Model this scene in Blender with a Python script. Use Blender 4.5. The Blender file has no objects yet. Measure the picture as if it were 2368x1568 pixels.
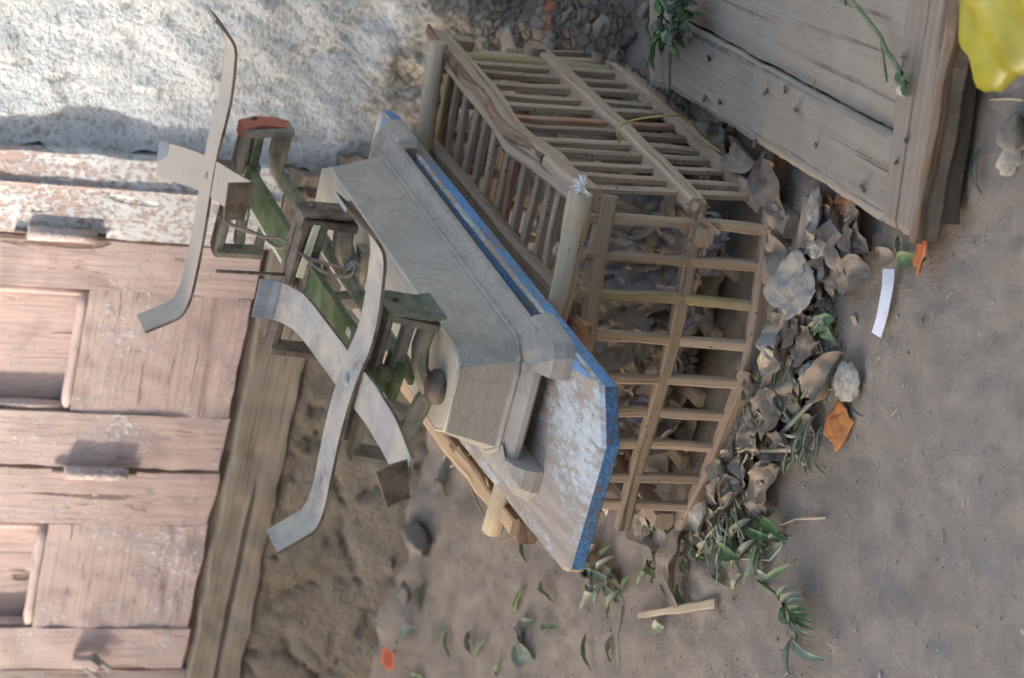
import bpy, math, random
from mathutils import Vector, Matrix, noise
random.seed(7)
SC = bpy.context.scene
COL = SC.collection
# ------------------------------------------------------------------ camera
FPX, PITCH, ROLL, CAMH = 6000.0, .42, .055, 1.795
F_ = Vector((0, math.cos(PITCH), -math.sin(PITCH)))
U0 = Vector((0, math.sin(PITCH), math.cos(PITCH)))
c_, s_ = math.cos(ROLL), math.sin(ROLL)
X_ = Vector((1, 0, 0)) * c_ + U0 * s_
U_ = Vector((-1, 0, 0)) * s_ + U0 * c_
CAM = Vector((0, 0, CAMH))
cd = bpy.data.cameras.new('camera')
cam = bpy.data.objects.new('camera', cd); COL.objects.link(cam)
cx, cy, cz = -U_, X_, -F_                       # the photographer turned the camera on its side
cam.matrix_world = Matrix(((cx.x, cy.x, cz.x, CAM.x), (cx.y, cy.y, cz.y, CAM.y), (cx.z, cy.z, cz.z, CAM.z), (0, 0, 0, 1)))
cd.sensor_width = 36; cd.sensor_fit = 'HORIZONTAL'; cd.lens = 36 * FPX / 2367
cd.clip_start = .05; cd.clip_end = 300
cd.dof.use_dof = True; cd.dof.focus_distance = 3.52; cd.dof.aperture_fstop = 5.2
SC.camera = cam
# ------------------------------------------------------------------ light
Lw = Vector((-.914, .406, 0)).normalized()      # along the house front, to the left
Nw = Vector((-.406, -.914, 0)).normalized()     # out of the house front
SUN = (Lw * .85 + Nw * .42 + Vector((0, 0, .28))).normalized()
wd = bpy.data.worlds.new('World'); SC.world = wd; wd.use_nodes = True
nt = wd.node_tree; bg = nt.nodes['Background']
sky = nt.nodes.new('ShaderNodeTexSky'); sky.sky_type = 'NISHITA'; sky.sun_disc = False
sky.sun_elevation = math.asin(SUN.z); sky.sun_rotation = math.atan2(SUN.x, SUN.y)
sky.air_density = 1.0; sky.dust_density = 3.0; sky.ozone_density = 1.0
nt.links.new(sky.outputs[0], bg.inputs[0]); bg.inputs[1].default_value = .15
sl = bpy.data.lights.new('sun', 'SUN'); sl.energy = 1.5; sl.angle = math.radians(2.2); sl.color = (1, .95, .88)
so = bpy.data.objects.new('sun', sl); COL.objects.link(so)
so.rotation_euler = SUN.to_track_quat('Z', 'Y').to_euler(); so.location = SUN * 20
vs = SC.view_settings; vs.view_transform = 'Standard'; vs.look = 'None'; vs.gamma = 1; vs.exposure = 2.1
# ------------------------------------------------------------------ measuring helpers (camera survey of the place)
def ray(x, y): return F_ + X_ * ((784 - y) / FPX) - U_ * ((x - 1183.5) / FPX)
def G(x, y, z=0.0):                             # where the sight line meets the level z
    d = ray(x, y); return CAM + d * ((z - CAMH) / d.z)
def PL(x, y, P, n):                             # where it meets an upright plane
    d = ray(x, y); return CAM + d * (((P - CAM).dot(n)) / d.dot(n))
P0 = Vector((-.177, 4.349, 0)); W_ = -Lw
def Wp(s, z, o=0): return P0 + W_ * s + Nw * o + Vector((0, 0, z))
def fbm(p, s, o=4): return noise.fractal(Vector(p) * s, 1.0, 2.0, o)
def nz(p, s): return noise.noise(Vector(p) * s)
R = random.uniform
ZV = Vector((0, 0, 1))
# ------------------------------------------------------------------ mesh builder
class MB:
    def __init__(s): s.v = []; s.f = []; s.uv = []; s.mi = []; s.sm = []
    def face(s, idx, uv=None, mi=0, sm=False):
        s.f.append(tuple(idx)); s.uv.append(uv or [(s.v[i].x, s.v[i].y + s.v[i].z) for i in idx]); s.mi.append(mi); s.sm.append(sm)
    def loft(s, rings, us=None, vs=None, cap=True, closed=True, mi=0, sm=False):
        b = len(s.v); n = len(rings[0]); off = R(0, 5)
        for r in rings: s.v += [Vector(p) for p in r]
        if us is None:
            us = [0]
            for i in range(1, len(rings)): us.append(us[-1] + (Vector(rings[i][0]) - Vector(rings[i-1][0])).length)
        if vs is None:
            vs = [0]
            for j in range(n): vs.append(vs[-1] + (Vector(rings[0][(j+1) % n]) - Vector(rings[0][j])).length)
        m = n if closed else n - 1
        for i in range(len(rings) - 1):
            for j in range(m):
                k = (j + 1) % n
                s.face((b+i*n+j, b+i*n+k, b+(i+1)*n+k, b+(i+1)*n+j),
                       [(us[i]+off, vs[j]), (us[i]+off, vs[j+1]), (us[i+1]+off, vs[j+1]), (us[i+1]+off, vs[j])], mi, sm)
        if cap and closed:
            for r0, rev in ((0, True), (len(rings)-1, False)):
                idx = [b+r0*n+j for j in range(n)]
                ctr = sum((s.v[i] for i in idx), Vector()) / n
                uv = [((s.v[i]-ctr).x*.3+off, (s.v[i]-ctr).z+(s.v[i]-ctr).y) for i in idx]
                if rev: idx = idx[::-1]; uv = uv[::-1]
                s.face(idx, uv, mi, False)
    def bar(s, path, w, h, up=(0, 0, 1), kind='rect', jit=.06, taper=(1, 1), step=.03, ch=.16, mi=0, wob=.0):
        pts = [Vector(p) for p in path]
        P = [pts[0]]
        for a, b in zip(pts, pts[1:]):
            n = max(1, int((b-a).length / step))
            P += [a.lerp(b, (i+1)/n) for i in range(n)]
        up = Vector(up); rings = []; us = [0]; sd = R(0, 90); L = sum((b-a).length for a, b in zip(P, P[1:])) or 1
        for i, p in enumerate(P):
            if i: us.append(us[-1] + (p-P[i-1]).length)
            t = (P[min(i+1, len(P)-1)] - P[max(i-1, 0)]).normalized()
            sx = t.cross(up).normalized(); sy = sx.cross(t).normalized()
            f = taper[0] + (taper[1]-taper[0]) * us[-1] / L
            a = w/2*f*(1+jit*2*nz((us[-1]*18, sd, 1), 1)); b = h/2*f*(1+jit*2*nz((us[-1]*18, sd, 7), 1))
            q = p + sx*wob*nz((us[-1]*9, sd, 3), 1) + sy*wob*nz((us[-1]*9, sd, 5), 1)
            if kind == 'rect':
                c = 1-ch*2
                sh = [(a, b*c), (a*c, b), (-a*c, b), (-a, b*c), (-a, -b*c), (-a*c, -b), (a*c, -b), (a, -b*c)]
            else:
                sh = []
                for k in range(10):
                    an = k*math.tau/10; rr = 1+jit*nz((us[-1]*14, k*1.7, sd), 1)
                    sh.append((a*math.cos(an)*rr, b*math.sin(an)*rr))
            rings.append([q + sx*x + sy*y for x, y in sh])
        s.loft(rings, us, mi=mi, sm=(kind != 'rect'))
        return s
    def strap(s, path, wvec, th, mi=0):           # bent metal strip: centre line + width vector
        P = [Vector(p) for p in path]; wv = Vector(wvec); rings = []; us = [0]
        for i, p in enumerate(P):
            if i: us.append(us[-1]+(p-P[i-1]).length)
            t = (P[min(i+1, len(P)-1)] - P[max(i-1, 0)]).normalized()
            x = (wv - t*wv.dot(t)).normalized()*wv.length/2
            n = t.cross(x).normalized()*th/2
            rings.append([p+x+n, p-x+n, p-x-n, p+x-n])
        s.loft(rings, us, mi=mi)
        return s
    def prism(s, pts, z0, z1, ch=.003, mi=0, mi_side=None):
        ms = mi if mi_side is None else mi_side
        P = [Vector((p[0], p[1], 0)) for p in pts]; n = len(P)
        ctr = sum(P, Vector())/n
        def ins(d): return [p + (ctr-p).normalized()*d for p in P]
        b = len(s.v)
        R4 = [(ins(ch), z0), (P, z0+ch), (P, z1-ch), (ins(ch), z1)]
        for r, z in R4: s.v += [Vector((p.x, p.y, z)) for p in r]
        per = [0]
        for j in range(n): per.append(per[-1]+(P[(j+1) % n]-P[j]).length)
        for i in range(3):
            for j in range(n):
                k = (j+1) % n; z = R4[i][1]; z2 = R4[i+1][1]
                s.face((b+i*n+j, b+i*n+k, b+(i+1)*n+k, b+(i+1)*n+j), [(per[j], z), (per[j+1], z), (per[j+1], z2), (per[j], z2)], ms)
        s.face([b+3*n+j for j in range(n)], None, mi); s.face([b+j for j in range(n)][::-1], None, mi)
        return s
    def grid(s, fn, nu, nv, uvf=None, mi=0, sm=True, mask=None):
        b = len(s.v)
        for i in range(nu+1):
            for j in range(nv+1): s.v.append(Vector(fn(i/nu, j/nv)))
        for i in range(nu):
            for j in range(nv):
                if mask and not mask(i, j): continue
                q = ((i, j), (i+1, j), (i+1, j+1), (i, j+1))
                s.face([b+a*(nv+1)+c for a, c in q], [(uvf(a/nu, c/nv) if uvf else (a/nu, c/nv)) for a, c in q], mi, sm)
        return s
    def ball(s, c, r, amp=.2, sc=1.5, nu=16, nv=10, mi=0, sm=True, flat=0):
        c = Vector(c); sd = R(0, 50); b = len(s.v)
        for j in range(nv+1):
            for i in range(nu):
                a = i/nu*math.tau; e = (j/nv-.5)*math.pi
                d = Vector((math.cos(a)*math.cos(e), math.sin(a)*math.cos(e), math.sin(e)))
                k = 1+amp*noise.fractal(d*sc+Vector((sd, 0, 0)), 1, 2, 3)
                s.v.append(c+Vector((d.x*r[0]*k, d.y*r[1]*k, d.z*r[2]*k)))
        for j in range(nv):
            for i in range(nu):
                k = (i+1) % nu
                s.face((b+j*nu+i, b+j*nu+k, b+(j+1)*nu+k, b+(j+1)*nu+i), None, mi, sm)
        return s
def children_loc(parent):
    return parent['_o'] if parent else None
ORG = {}
def obj(name, mb, mats, parent=None, loc=None):
    me = bpy.data.meshes.new(name)
    if parent is not None: o0 = ORG[parent.name]
    elif loc is not None: o0 = Vector(loc)
    else:
        xs = [v.x for v in mb.v]; ys = [v.y for v in mb.v]; zs = [v.z for v in mb.v]
        o0 = Vector(((min(xs)+max(xs))/2, (min(ys)+max(ys))/2, min(zs)))
    me.from_pydata([tuple(v-o0) for v in mb.v], [], mb.f)
    uv = me.uv_layers.new(name='UVMap'); k = 0
    for fu in mb.uv:
        for t in fu: uv.data[k].uv = t; k += 1
    me.polygons.foreach_set('material_index', mb.mi); me.polygons.foreach_set('use_smooth', mb.sm)
    for m in (mats if isinstance(mats, (list, tuple)) else [mats]): me.materials.append(m)
    me.update()
    o = bpy.data.objects.new(name, me); COL.objects.link(o)
    if parent is not None: o.parent = parent
    else: o.location = o0
    ORG[o.name] = o0
    return o
def tag(o, label=None, cat=None, group=None, kind=None):
    for k, v in (('label', label), ('category', cat), ('group', group), ('kind', kind)):
        if v: o[k] = v
    return o
def thing(name, label, cat, loc, group=None):
    o = bpy.data.objects.new(name, None); COL.objects.link(o); o.location = loc; o.empty_display_size = .05
    ORG[o.name] = Vector(loc); return tag(o, label, cat, group)
# ------------------------------------------------------------------ materials
class NB:
    def __init__(s, name):
        s.m = bpy.data.materials.new(name); s.m.use_nodes = True
        s.t = s.m.node_tree; s.b = s.t.nodes['Principled BSDF']
        s.tc = s.n('ShaderNodeTexCoord'); s.oi = s.n('ShaderNodeObjectInfo')
        s._uv = None; s._ob = None
    def n(s, k): return s.t.nodes.new(k)
    def l(s, a, b): s.t.links.new(a, b)
    def coord(s, kind='UV', scale=(1, 1, 1), rnd=True):
        mp = s.n('ShaderNodeMapping'); mp.inputs['Scale'].default_value = scale
        src = s.tc.outputs[kind]
        if rnd:
            va = s.n('ShaderNodeVectorMath'); va.operation = 'ADD'
            mu = s.n('ShaderNodeMath'); mu.operation = 'MULTIPLY'; mu.inputs[1].default_value = 37
            s.l(s.oi.outputs['Random'], mu.inputs[0]); s.l(src, va.inputs[0]); s.l(mu.outputs[0], va.inputs[1]); src = va.outputs[0]
        s.l(src, mp.inputs['Vector']); return mp.outputs[0]
    def noise(s, co, sc=5, det=4, ro=.55, dist=0):
        x = s.n('ShaderNodeTexNoise'); s.l(co, x.inputs['Vector'])
        x.inputs['Scale'].default_value = sc; x.inputs['Detail'].default_value = det; x.inputs['Roughness'].default_value = ro; x.inputs['Distortion'].default_value = dist
        return x.outputs['Fac']
    def voro(s, co, sc=5, feat='F1'):
        x = s.n('ShaderNodeTexVoronoi'); x.feature = feat; s.l(co, x.inputs['Vector']); x.inputs['Scale'].default_value = sc
        return x.outputs['Distance']
    def ramp(s, fac, lo, hi):                     # smooth 0..1 between lo and hi
        x = s.n('ShaderNodeMapRange'); x.interpolation_type = 'SMOOTHSTEP'
        s.l(fac, x.inputs['Value']); x.inputs['From Min'].default_value = lo; x.inputs['From Max'].default_value = hi
        return x.outputs['Result']
    def mix(s, fac, a, b):
        x = s.n('ShaderNodeMix'); x.data_type = 'RGBA'
        if isinstance(fac, (int, float)): x.inputs[0].default_value = fac
        else: s.l(fac, x.inputs[0])
        for v, i in ((a, 6), (b, 7)):
            if isinstance(v, (tuple, list)): x.inputs[i].default_value = (*v, 1)
            else: s.l(v, x.inputs[i])
        return x.outputs[2]
    def mul(s, a, b):
        x = s.n('ShaderNodeMath'); x.operation = 'MULTIPLY'; s.l(a, x.inputs[0])
        if isinstance(b, (int, float)): x.inputs[1].default_value = b
        else: s.l(b, x.inputs[1])
        return x.outputs[0]
    def add(s, a, b):
        x = s.n('ShaderNodeMath'); x.operation = 'ADD'; s.l(a, x.inputs[0])
        if isinstance(b, (int, float)): x.inputs[1].default_value = b
        else: s.l(b, x.inputs[1])
        return x.outputs[0]
    def sep(s, kind='Object'):
        x = s.n('ShaderNodeSeparateXYZ'); s.l(s.tc.outputs[kind], x.inputs[0]); return x.outputs
    def out(s, col, rough=.8, bump=None, bs=.5, bd=.004, metal=0, spec=.3):
        if isinstance(col, (tuple, list)): s.b.inputs['Base Color'].default_value = (*col, 1)
        else: s.l(col, s.b.inputs['Base Color'])
        if isinstance(rough, (int, float)): s.b.inputs['Roughness'].default_value = rough
        else: s.l(rough, s.b.inputs['Roughness'])
        s.b.inputs['Metallic'].default_value = metal; s.b.inputs['Specular IOR Level'].default_value = spec
        if bump is not None:
            bp = s.n('ShaderNodeBump'); bp.inputs['Strength'].default_value = bs; bp.inputs['Distance'].default_value = bd
            s.l(bump, bp.inputs['Height']); s.l(bp.outputs[0], s.b.inputs['Normal'])
        return s.m
    def vary(s, col, amt=.3):                     # each piece a little lighter or darker than the next
        x = s.n('ShaderNodeHueSaturation'); mr = s.n('ShaderNodeMapRange')
        s.l(s.oi.outputs['Random'], mr.inputs[0]); mr.inputs[3].default_value = 1-amt; mr.inputs[4].default_value = 1+amt*.8
        s.l(mr.outputs[0], x.inputs['Value']); s.l(col, x.inputs['Color']); return x.outputs[0]
def wood(name, c1, c2, c3, dust, damt=.35, gv=170, gu=5, speck=.0, vary=.22, bs=.5, crack=.0):
    b = NB(name)
    g = b.noise(b.coord('UV', (gu, gv, 1)), 1, 5, .6, .4)
    g2 = b.noise(b.coord('UV', (gu*.5, gv*.22, 1)), 1, 4, .6, .8)
    col = b.mix(b.ramp(g, .35, .68), c1, c2)
    col = b.mix(b.ramp(g2, .56, .72), col, c3)
    ln = b.ramp(b.noise(b.coord('UV', (gu*.6, gv*.7, 1)), 1, 2, .5, .3), .60, .70)
    col = b.mix(b.mul(ln, .75), col, tuple(x*.45 for x in c3))
    d = b.ramp(b.noise(b.coord('Object', (1, 1, 1)), 22, 5, .65), .42, .66)
    col = b.mix(b.mul(d, damt), col, dust)
    if speck:
        v = b.voro(b.coord('Object', (1, 1, 1)), 95); sp = b.ramp(v, .22, .12)
        gate = b.ramp(b.noise(b.coord('Object'), 9, 2), .45, .6)
        col = b.mix(b.mul(b.mul(sp, gate), speck), col, (.05, .035, .025))
    h = b.add(g, b.mul(ln, -.9))
    if crack:
        ck = b.ramp(b.noise(b.coord('UV', (gu*.35, gv*.16, 1)), 1, 3, .5, .5), .63, .66)
        col = b.mix(b.mul(ck, crack), col, (.05, .038, .028)); h = b.add(h, b.mul(ck, -2.5))
    return b.out(b.vary(col, vary), .85, h, bs, .0025)
DUST = (.38, .31, .245)
m_crate = wood('palm_wood', (.345, .25, .172), (.435, .325, .235), (.26, .175, .118), DUST, .45, 170, 6, .8, .2)
m_crate_d = wood('palm_wood_worn', (.28, .20, .14), (.36, .265, .19), (.20, .135, .09), DUST, .5, 170, 6, .5, .2)
m_stick = wood('peeled_stick', (.42, .33, .22), (.48, .39, .27), (.33, .24, .15), DUST, .35, 90, 4, .5, .1)
m_green_slat = wood('green_palm_slat', (.30, .24, .115), (.38, .31, .16), (.22, .16, .075), DUST, .4, 140, 5, .4, .15)
m_red_slat = wood('reddish_palm_slat', (.33, .16, .09), (.40, .23, .14), (.20, .085, .05), DUST, .4, 150, 6, .5, .12)
m_bark = wood('bark', (.20, .10, .06), (.30, .19, .125), (.10, .05, .03), DUST, .35, 60, 14, .6, .1, 1.0)
m_panel = wood('old_panel_wood', (.255, .215, .168), (.295, .25, .20), (.215, .175, .133), (.30, .268, .222), .6, 130, 3, .35, .05, .6)
m_rail = wood('weathered_grey_wood', (.225, .18, .14), (.28, .225, .175), (.17, .12, .085), (.27, .23, .19), .4, 110, 3, .3, .05, .6, .5)
m_rot = wood('rotted_orange_edge', (.13, .085, .055), (.25, .155, .09), (.05, .038, .03), (.22, .18, .14), .4, 60, 8, 0, .05, 1.0, .7)
m_beam = wood('cracked_grey_beam', (.085, .072, .058), (.14, .12, .098), (.05, .04, .03), (.19, .165, .135), .4, 70, 3, 0, .05, 1.0, .6)
m_thresh = wood('threshold_wood', (.235, .19, .145), (.28, .23, .178), (.205, .16, .12), (.28, .24, .195), .8, 120, 2.2, .3, .05, .8, .8)
m_split = wood('fresh_split_wood', (.45, .30, .17), (.54, .38, .23), (.30, .17, .09), DUST, .2, 150, 6, .3, .15)
def paint_wood(name, paint, white, wfac, bare=(.20, .12, .08), wear=.5):
    b = NB(name)
    g = b.noise(b.coord('UV', (6, 120, 1)), 1, 5, .6, .5)
    big = b.noise(b.coord('Object'), 9, 5, .6)
    col = b.mix(b.ramp(g, .3, .75), tuple(x*.93 for x in paint), tuple(min(1, x*1.06) for x in paint))
    col = b.mix(b.ramp(big, .5, .75), col, tuple(x*.72 for x in paint))
    wr = b.ramp(b.noise(b.coord('UV', (9, 60, 1)), 1, 5, .65, 1.0), .60, .68)
    col = b.mix(b.mul(wr, wear), col, bare)
    gr = b.ramp(b.noise(b.coord('Object', (1, 1, 1)), 30, 6, .7), .60, .68)
    col = b.mix(b.mul(gr, .6), col, (.27, .24, .20))
    ck = b.ramp(b.noise(b.coord('UV', (2.2, 26, 1)), 1, 3, .5, .5), .655, .685)
    col = b.mix(b.mul(ck, .7), col, (.13, .085, .06))
    wv = b.noise(b.coord('Object', (1, 1, .7)), 120, 5, .7)
    wb = b.noise(b.coord('Object'), 6, 3, .5)
    wm = b.ramp(b.add(wv, b.mul(wb, .5)), .96-wfac*.5, 1.09-wfac*.5)
    col = b.mix(wm, col, white)
    return b.out(col, .78, b.add(b.add(g, b.mul(b.add(wr, b.mul(ck, 2)), -.6)), b.mul(wm, .5)), .8, .003)
m_door = paint_wood('faded_pink_paint', (.53, .40, .36), (.64, .60, .59), .32)
m_door_in = paint_wood('faded_pink_panel_paint', (.55, .41, .36), (.66, .64, .62), .14, wear=.25)
m_frame = paint_wood('whitewashed_pink_frame', (.52, .38, .33), (.66, .655, .645), .60)
m_jamb = paint_wood('grey_jamb_paint', (.34, .28, .26), (.5, .5, .5), .2)
def plaster():
    b = NB('limewashed_plaster')
    co = b.coord('Object', (1, 1, 1), False)
    f1 = b.noise(co, 90, 5, .65); f2 = b.noise(co, 22, 5, .6); f3 = b.noise(co, 5, 4, .55)
    z = b.sep('Object')[2]
    col = b.mix(b.ramp(f1, .33, .50), (.40, .385, .35), (.66, .665, .66))
    low = b.ramp(b.add(b.mul(z, -1.4), b.mul(f3, 1.6)), .28, .70)     # limewash worn off towards the ground
    tan = b.mix(b.ramp(f1, .4, .62), (.26, .215, .16), (.58, .52, .42))
    col = b.mix(low, col, tan)
    st = b.ramp(b.noise(co, 13, 6, .7), .62, .72)
    col = b.mix(b.mul(st, .5), col, (.33, .29, .235))
    pit = b.ramp(b.voro(co, 16), .17, .05); col = b.mix(b.mul(pit, .6), col, (.25, .215, .17))
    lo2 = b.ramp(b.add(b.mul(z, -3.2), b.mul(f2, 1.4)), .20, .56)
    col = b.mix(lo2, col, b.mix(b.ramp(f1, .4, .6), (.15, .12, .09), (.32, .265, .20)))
    return b.out(col, .92, b.add(f1, f2), .9, .008, spec=.15)
m_plaster = plaster()
def earth(name, a, bcol, dark, sc=1.0, bs=.6, bd=.005):
    b = NB(name); co = b.coord('Object', (sc, sc, sc), False)
    f1 = b.noise(co, 160, 6, .7); f2 = b.noise(co, 18, 5, .6); f3 = b.noise(co, 4.5, 4, .6)
    col = b.mix(b.ramp(f2, .32, .7), a, bcol)
    col = b.mix(b.mul(b.ramp(f1, .55, .75), .55), col, tuple(min(1, x*1.3) for x in bcol))
    col = b.mix(b.mul(b.ramp(f1, .42, .28), .5), col, dark)
    col = b.mix(b.mul(b.ramp(f3, .54, .7), .45), col, dark)
    sp = b.ramp(b.voro(co, 120), .17, .08)
    col = b.mix(b.mul(b.mul(sp, b.ramp(f2, .45, .55)), .6), col, (.50, .45, .38))
    sp2 = b.ramp(b.voro(b.coord('Object', (1.3*sc, .8*sc, 1), False), 70), .16, .06)
    col = b.mix(b.mul(b.mul(sp2, b.ramp(f3, .47, .6)), .2), col, (.11, .092, .075))
    sc1 = b.noise(b.coord('Object', (3*sc, 14*sc, 1), False), 3, 5, .6, .8)
    col = b.mix(b.mul(b.ramp(sc1, .55, .7), .35), col, tuple(min(1, x*1.28) for x in bcol))
    col = b.mix(b.mul(b.ramp(b.noise(co, 9, 5, .65, 1.0), .52, .66), .4), col, tuple(x*1.1 for x in dark))
    return b.out(col, .95, b.add(f1, b.mul(f2, 2)), bs, bd, spec=.12)
m_ground = earth('dusty_earth', (.25, .208, .168), (.295, .25, .205), (.18, .147, .116))
m_mud = earth('mud_stone', (.25, .21, .165), (.315, .27, .22), (.14, .11, .085), .9, 1.0, .008)
m_rock = earth('dusty_stone', (.235, .20, .165), (.30, .262, .22), (.15, .125, .10), 2)
m_grit = earth('pale_grit', (.24, .205, .17), (.33, .29, .245), (.17, .14, .11), 1)
m_pale = earth('pale_chips', (.42, .38, .33), (.52, .48, .42), (.30, .27, .23), 1)
m_brick = earth('red_brick_bit', (.36, .15, .09), (.44, .21, .13), (.22, .10, .07), 2)
def coat(name, a, bcol, spot=None, samt=.5, sc=12, metal=0, rough=.55, dust=None, damt=.5, bs=.25, kind='Object', stretch=(1, 1, 1), dsc=30):
    b = NB(name); co = b.coord(kind, stretch)
    f = b.noise(co, sc, 6, .62, .3); f2 = b.noise(co, sc*6, 4, .6)
    col = b.mix(b.ramp(f, .35, .65), a, bcol)
    if spot:
        col = b.mix(b.mul(b.ramp(b.noise(co, sc*2.2, 6, .7, .5), .56, .66), samt), col, spot)
    if dust:
        col = b.mix(b.mul(b.ramp(b.noise(b.coord(kind, stretch), dsc, 5, .65), .38, .62), damt), col, dust)
    r = b.add(b.mul(f, .25), rough-.12)
    return b.out(col, r, b.add(f, f2), bs, .002, metal, .35)
m_steel = coat('dusty_strap_steel', (.225, .215, .205), (.315, .30, .28), (.15, .14, .135), .9, 14, .0, .62, (.42, .365, .29), .85, kind='UV', stretch=(1, 1, 1), dsc=17)
m_steel_far = coat('tan_strap_steel', (.34, .31, .275), (.39, .355, .31), (.29, .265, .24), .4, 14, .05, .6, (.41, .365, .305), .5)
m_steel_end = coat('sky_tinted_steel', (.20, .235, .28), (.27, .31, .36), (.36, .22, .12), .6, 26, .35, .45, (.36, .33, .29), .2)  # strap tips: bluish sky reflection put into the steel colour
m_rust = coat('dark_rusty_iron', (.055, .038, .028), (.11, .085, .068), (.16, .085, .05), .5, 40, .1, .7, (.26, .215, .17), .45)
m_green = coat('worn_green_paint', (.032, .072, .020), (.052, .10, .032), (.085, .085, .06), .8, 26, 0, .55, (.21, .20, .15), .5)
m_green2 = coat('dull_green_paint', (.060, .085, .055), (.10, .125, .085), (.075, .065, .05), .7, 30, 0, .6, (.25, .225, .18), .5)
m_lime = coat('pale_green_edge', (.48, .52, .36), (.54, .54, .42), (.40, .45, .24), .5, 20, 0, .55)
m_iron = coat('grey_green_iron', (.13, .125, .10), (.21, .195, .155), (.06, .08, .045), .7, 45, .05, .7, (.30, .26, .205), .5)
m_red = coat('chipped_red_paint', (.36, .10, .06), (.42, .14, .085), (.13, .115, .105), .95, 34, 0, .65)
def enamel():
    b = NB('dusty_grey_enamel'); co = b.coord('Object', (1, 1, 1), False)
    f = b.noise(co, 7, 6, .65, .6); f2 = b.noise(b.coord('Object', (1, 1, 3), False), 26, 5, .6, 1.2); f3 = b.noise(co, 120, 4, .7)
    col = b.mix(b.ramp(f, .35, .65), (.295, .265, .232), (.37, .33, .285))
    edge = b.ramp(b.noise(co, 6, 5, .6, 2.0), .50, .53); e2 = b.ramp(b.noise(co, 6, 5, .6, 2.0), .57, .53)
    col = b.mix(b.mul(b.mul(edge, e2), .4), col, (.20, .175, .145))         # dried tide lines
    col = b.mix(b.mul(b.ramp(f2, .5, .72), .5), col, (.43, .385, .33))
    z = b.sep('Object')[2]; low = b.ramp(z, .045, .0)
    col = b.mix(b.mul(low, .45), col, (.40, .34, .315))                     # rosy dust caught on the skirt
    col = b.mix(b.mul(b.ramp(f3, .62, .72), .5), col, (.20, .18, .155))
    sp = b.ramp(b.voro(co, 60), .09, .05); col = b.mix(b.mul(sp, .8), col, (.62, .60, .57))
    return b.out(col, .62, b.add(f3, b.mul(f2, 1.5)), .35, .002)
m_body = enamel()
m_top = coat('skylit_cream_enamel', (.50, .43, .34), (.56, .485, .39), (.40, .345, .28), .5, 12, 0, .6, (.36, .33, .29), .35, .2)  # housing top lightened: sky light on the flat face put into the colour
m_boltm = coat('rivet_metal', (.26, .24, .24), (.36, .33, .31), (.2, .12, .08), .5, 60, .3, .5)
def worn(name, paint, base, thr, sc=28, stretch=(1, 1, 1), p2=None, soft=.03, bigw=.6):
    b = NB(name); co = b.coord('UV', stretch)
    f = b.noise(co, sc, 7, .72, .4); w = b.noise(b.coord('UV', (8, 90, 1)), 1, 5, .6, .5)
    big = b.noise(b.coord('UV'), 7, 3, .5)
    bs_ = b.mix(b.ramp(w, .3, .7), base, tuple(x*.72 for x in base))
    pm = b.ramp(b.add(f, b.mul(big, bigw)), thr-soft, thr+soft)
    pc = b.mix(b.ramp(b.noise(co, sc*1.7, 4), .35, .65), paint, p2 or tuple(x*.82 for x in paint))
    col = b.mix(pm, bs_, pc)
    ck = b.ramp(b.noise(b.coord('UV', (1.5, 38, 1)), 1, 3, .5, .4), .66, .69)
    col = b.mix(b.mul(ck, .55), col, tuple(x*.45 for x in base))
    return b.out(col, .75, b.add(b.mul(pm, .8), b.add(b.mul(w, .5), b.mul(ck, -1.5))), .6, .0025)
m_bwhite = worn('worn_pale_blue_white_paint', (.53, .55, .55), (.44, .355, .28), 1.015, 95, (.5, 1.1, 1), soft=.10, bigw=.95)
m_bblue = worn('worn_bright_blue_paint', (.085, .21, .43), (.32, .25, .19), .755, 110, p2=(.17, .31, .50), soft=.07)
m_bblue_e = worn('deep_blue_end_paint', (.050, .145, .32), (.22, .185, .155), .71, 130, p2=(.13, .27, .46), soft=.08)
def leafm(name, a, bcol, rough=.6, trans=.0, vary=.25):
    b = NB(name); co = b.coord('UV', (1, 1, 1)); f = b.noise(co, 6, 5, .6)
    vein = b.ramp(b.noise(b.coord('UV', (3, 22, 1)), 1, 3, .5), .35, .65)
    col = b.mix(b.ramp(f, .35, .65), a, bcol); col = b.mix(b.mul(vein, .3), col, tuple(x*1.35 for x in bcol))
    col = b.mix(b.mul(b.ramp(b.noise(b.coord('Object'), 38, 5, .65), .44, .62), .45), col, (.33, .295, .245))
    return b.out(b.vary(col, vary), rough, b.add(f, vein), .4, .0015)
m_lg = [leafm('green_leaf', (.135, .20, .085), (.19, .26, .125)), leafm('deep_green_leaf', (.075, .165, .05), (.12, .22, .075)),
        leafm('pale_wilted_leaf', (.30, .33, .20), (.38, .395, .26)), leafm('grey_green_leaf', (.18, .23, .155), (.25, .30, .21))]
m_ld = [leafm('dry_brown_leaf', (.215, .160, .115), (.285, .22, .16)), leafm('dark_dry_leaf', (.125, .096, .072), (.175, .138, .105)),
        leafm('tan_husk', (.36, .29, .20), (.43, .36, .26)), leafm('grey_husk', (.215, .195, .172), (.28, .262, .24))]
m_darkveg = leafm('dark_bunch_leaf', (.035, .062, .035), (.065, .095, .058), .55)
m_orange = coat('orange_peel', (.42, .16, .05), (.50, .21, .065), (.25, .16, .10), .8, 30, 0, .55)
m_redtop = coat('reddish_orange_peel', (.50, .14, .05), (.58, .22, .08), (.22, .17, .14), .9, 14, 0, .6)
m_bread = coat('stale_crumb', (.30, .265, .22), (.46, .425, .37), (.18, .15, .12), .6, 60, 0, .95, bs=1.0)
m_wpaper = coat('white_paper', (.66, .66, .74), (.74, .74, .80), (.50, .47, .46), .4, 20, 0, .8)
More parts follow.
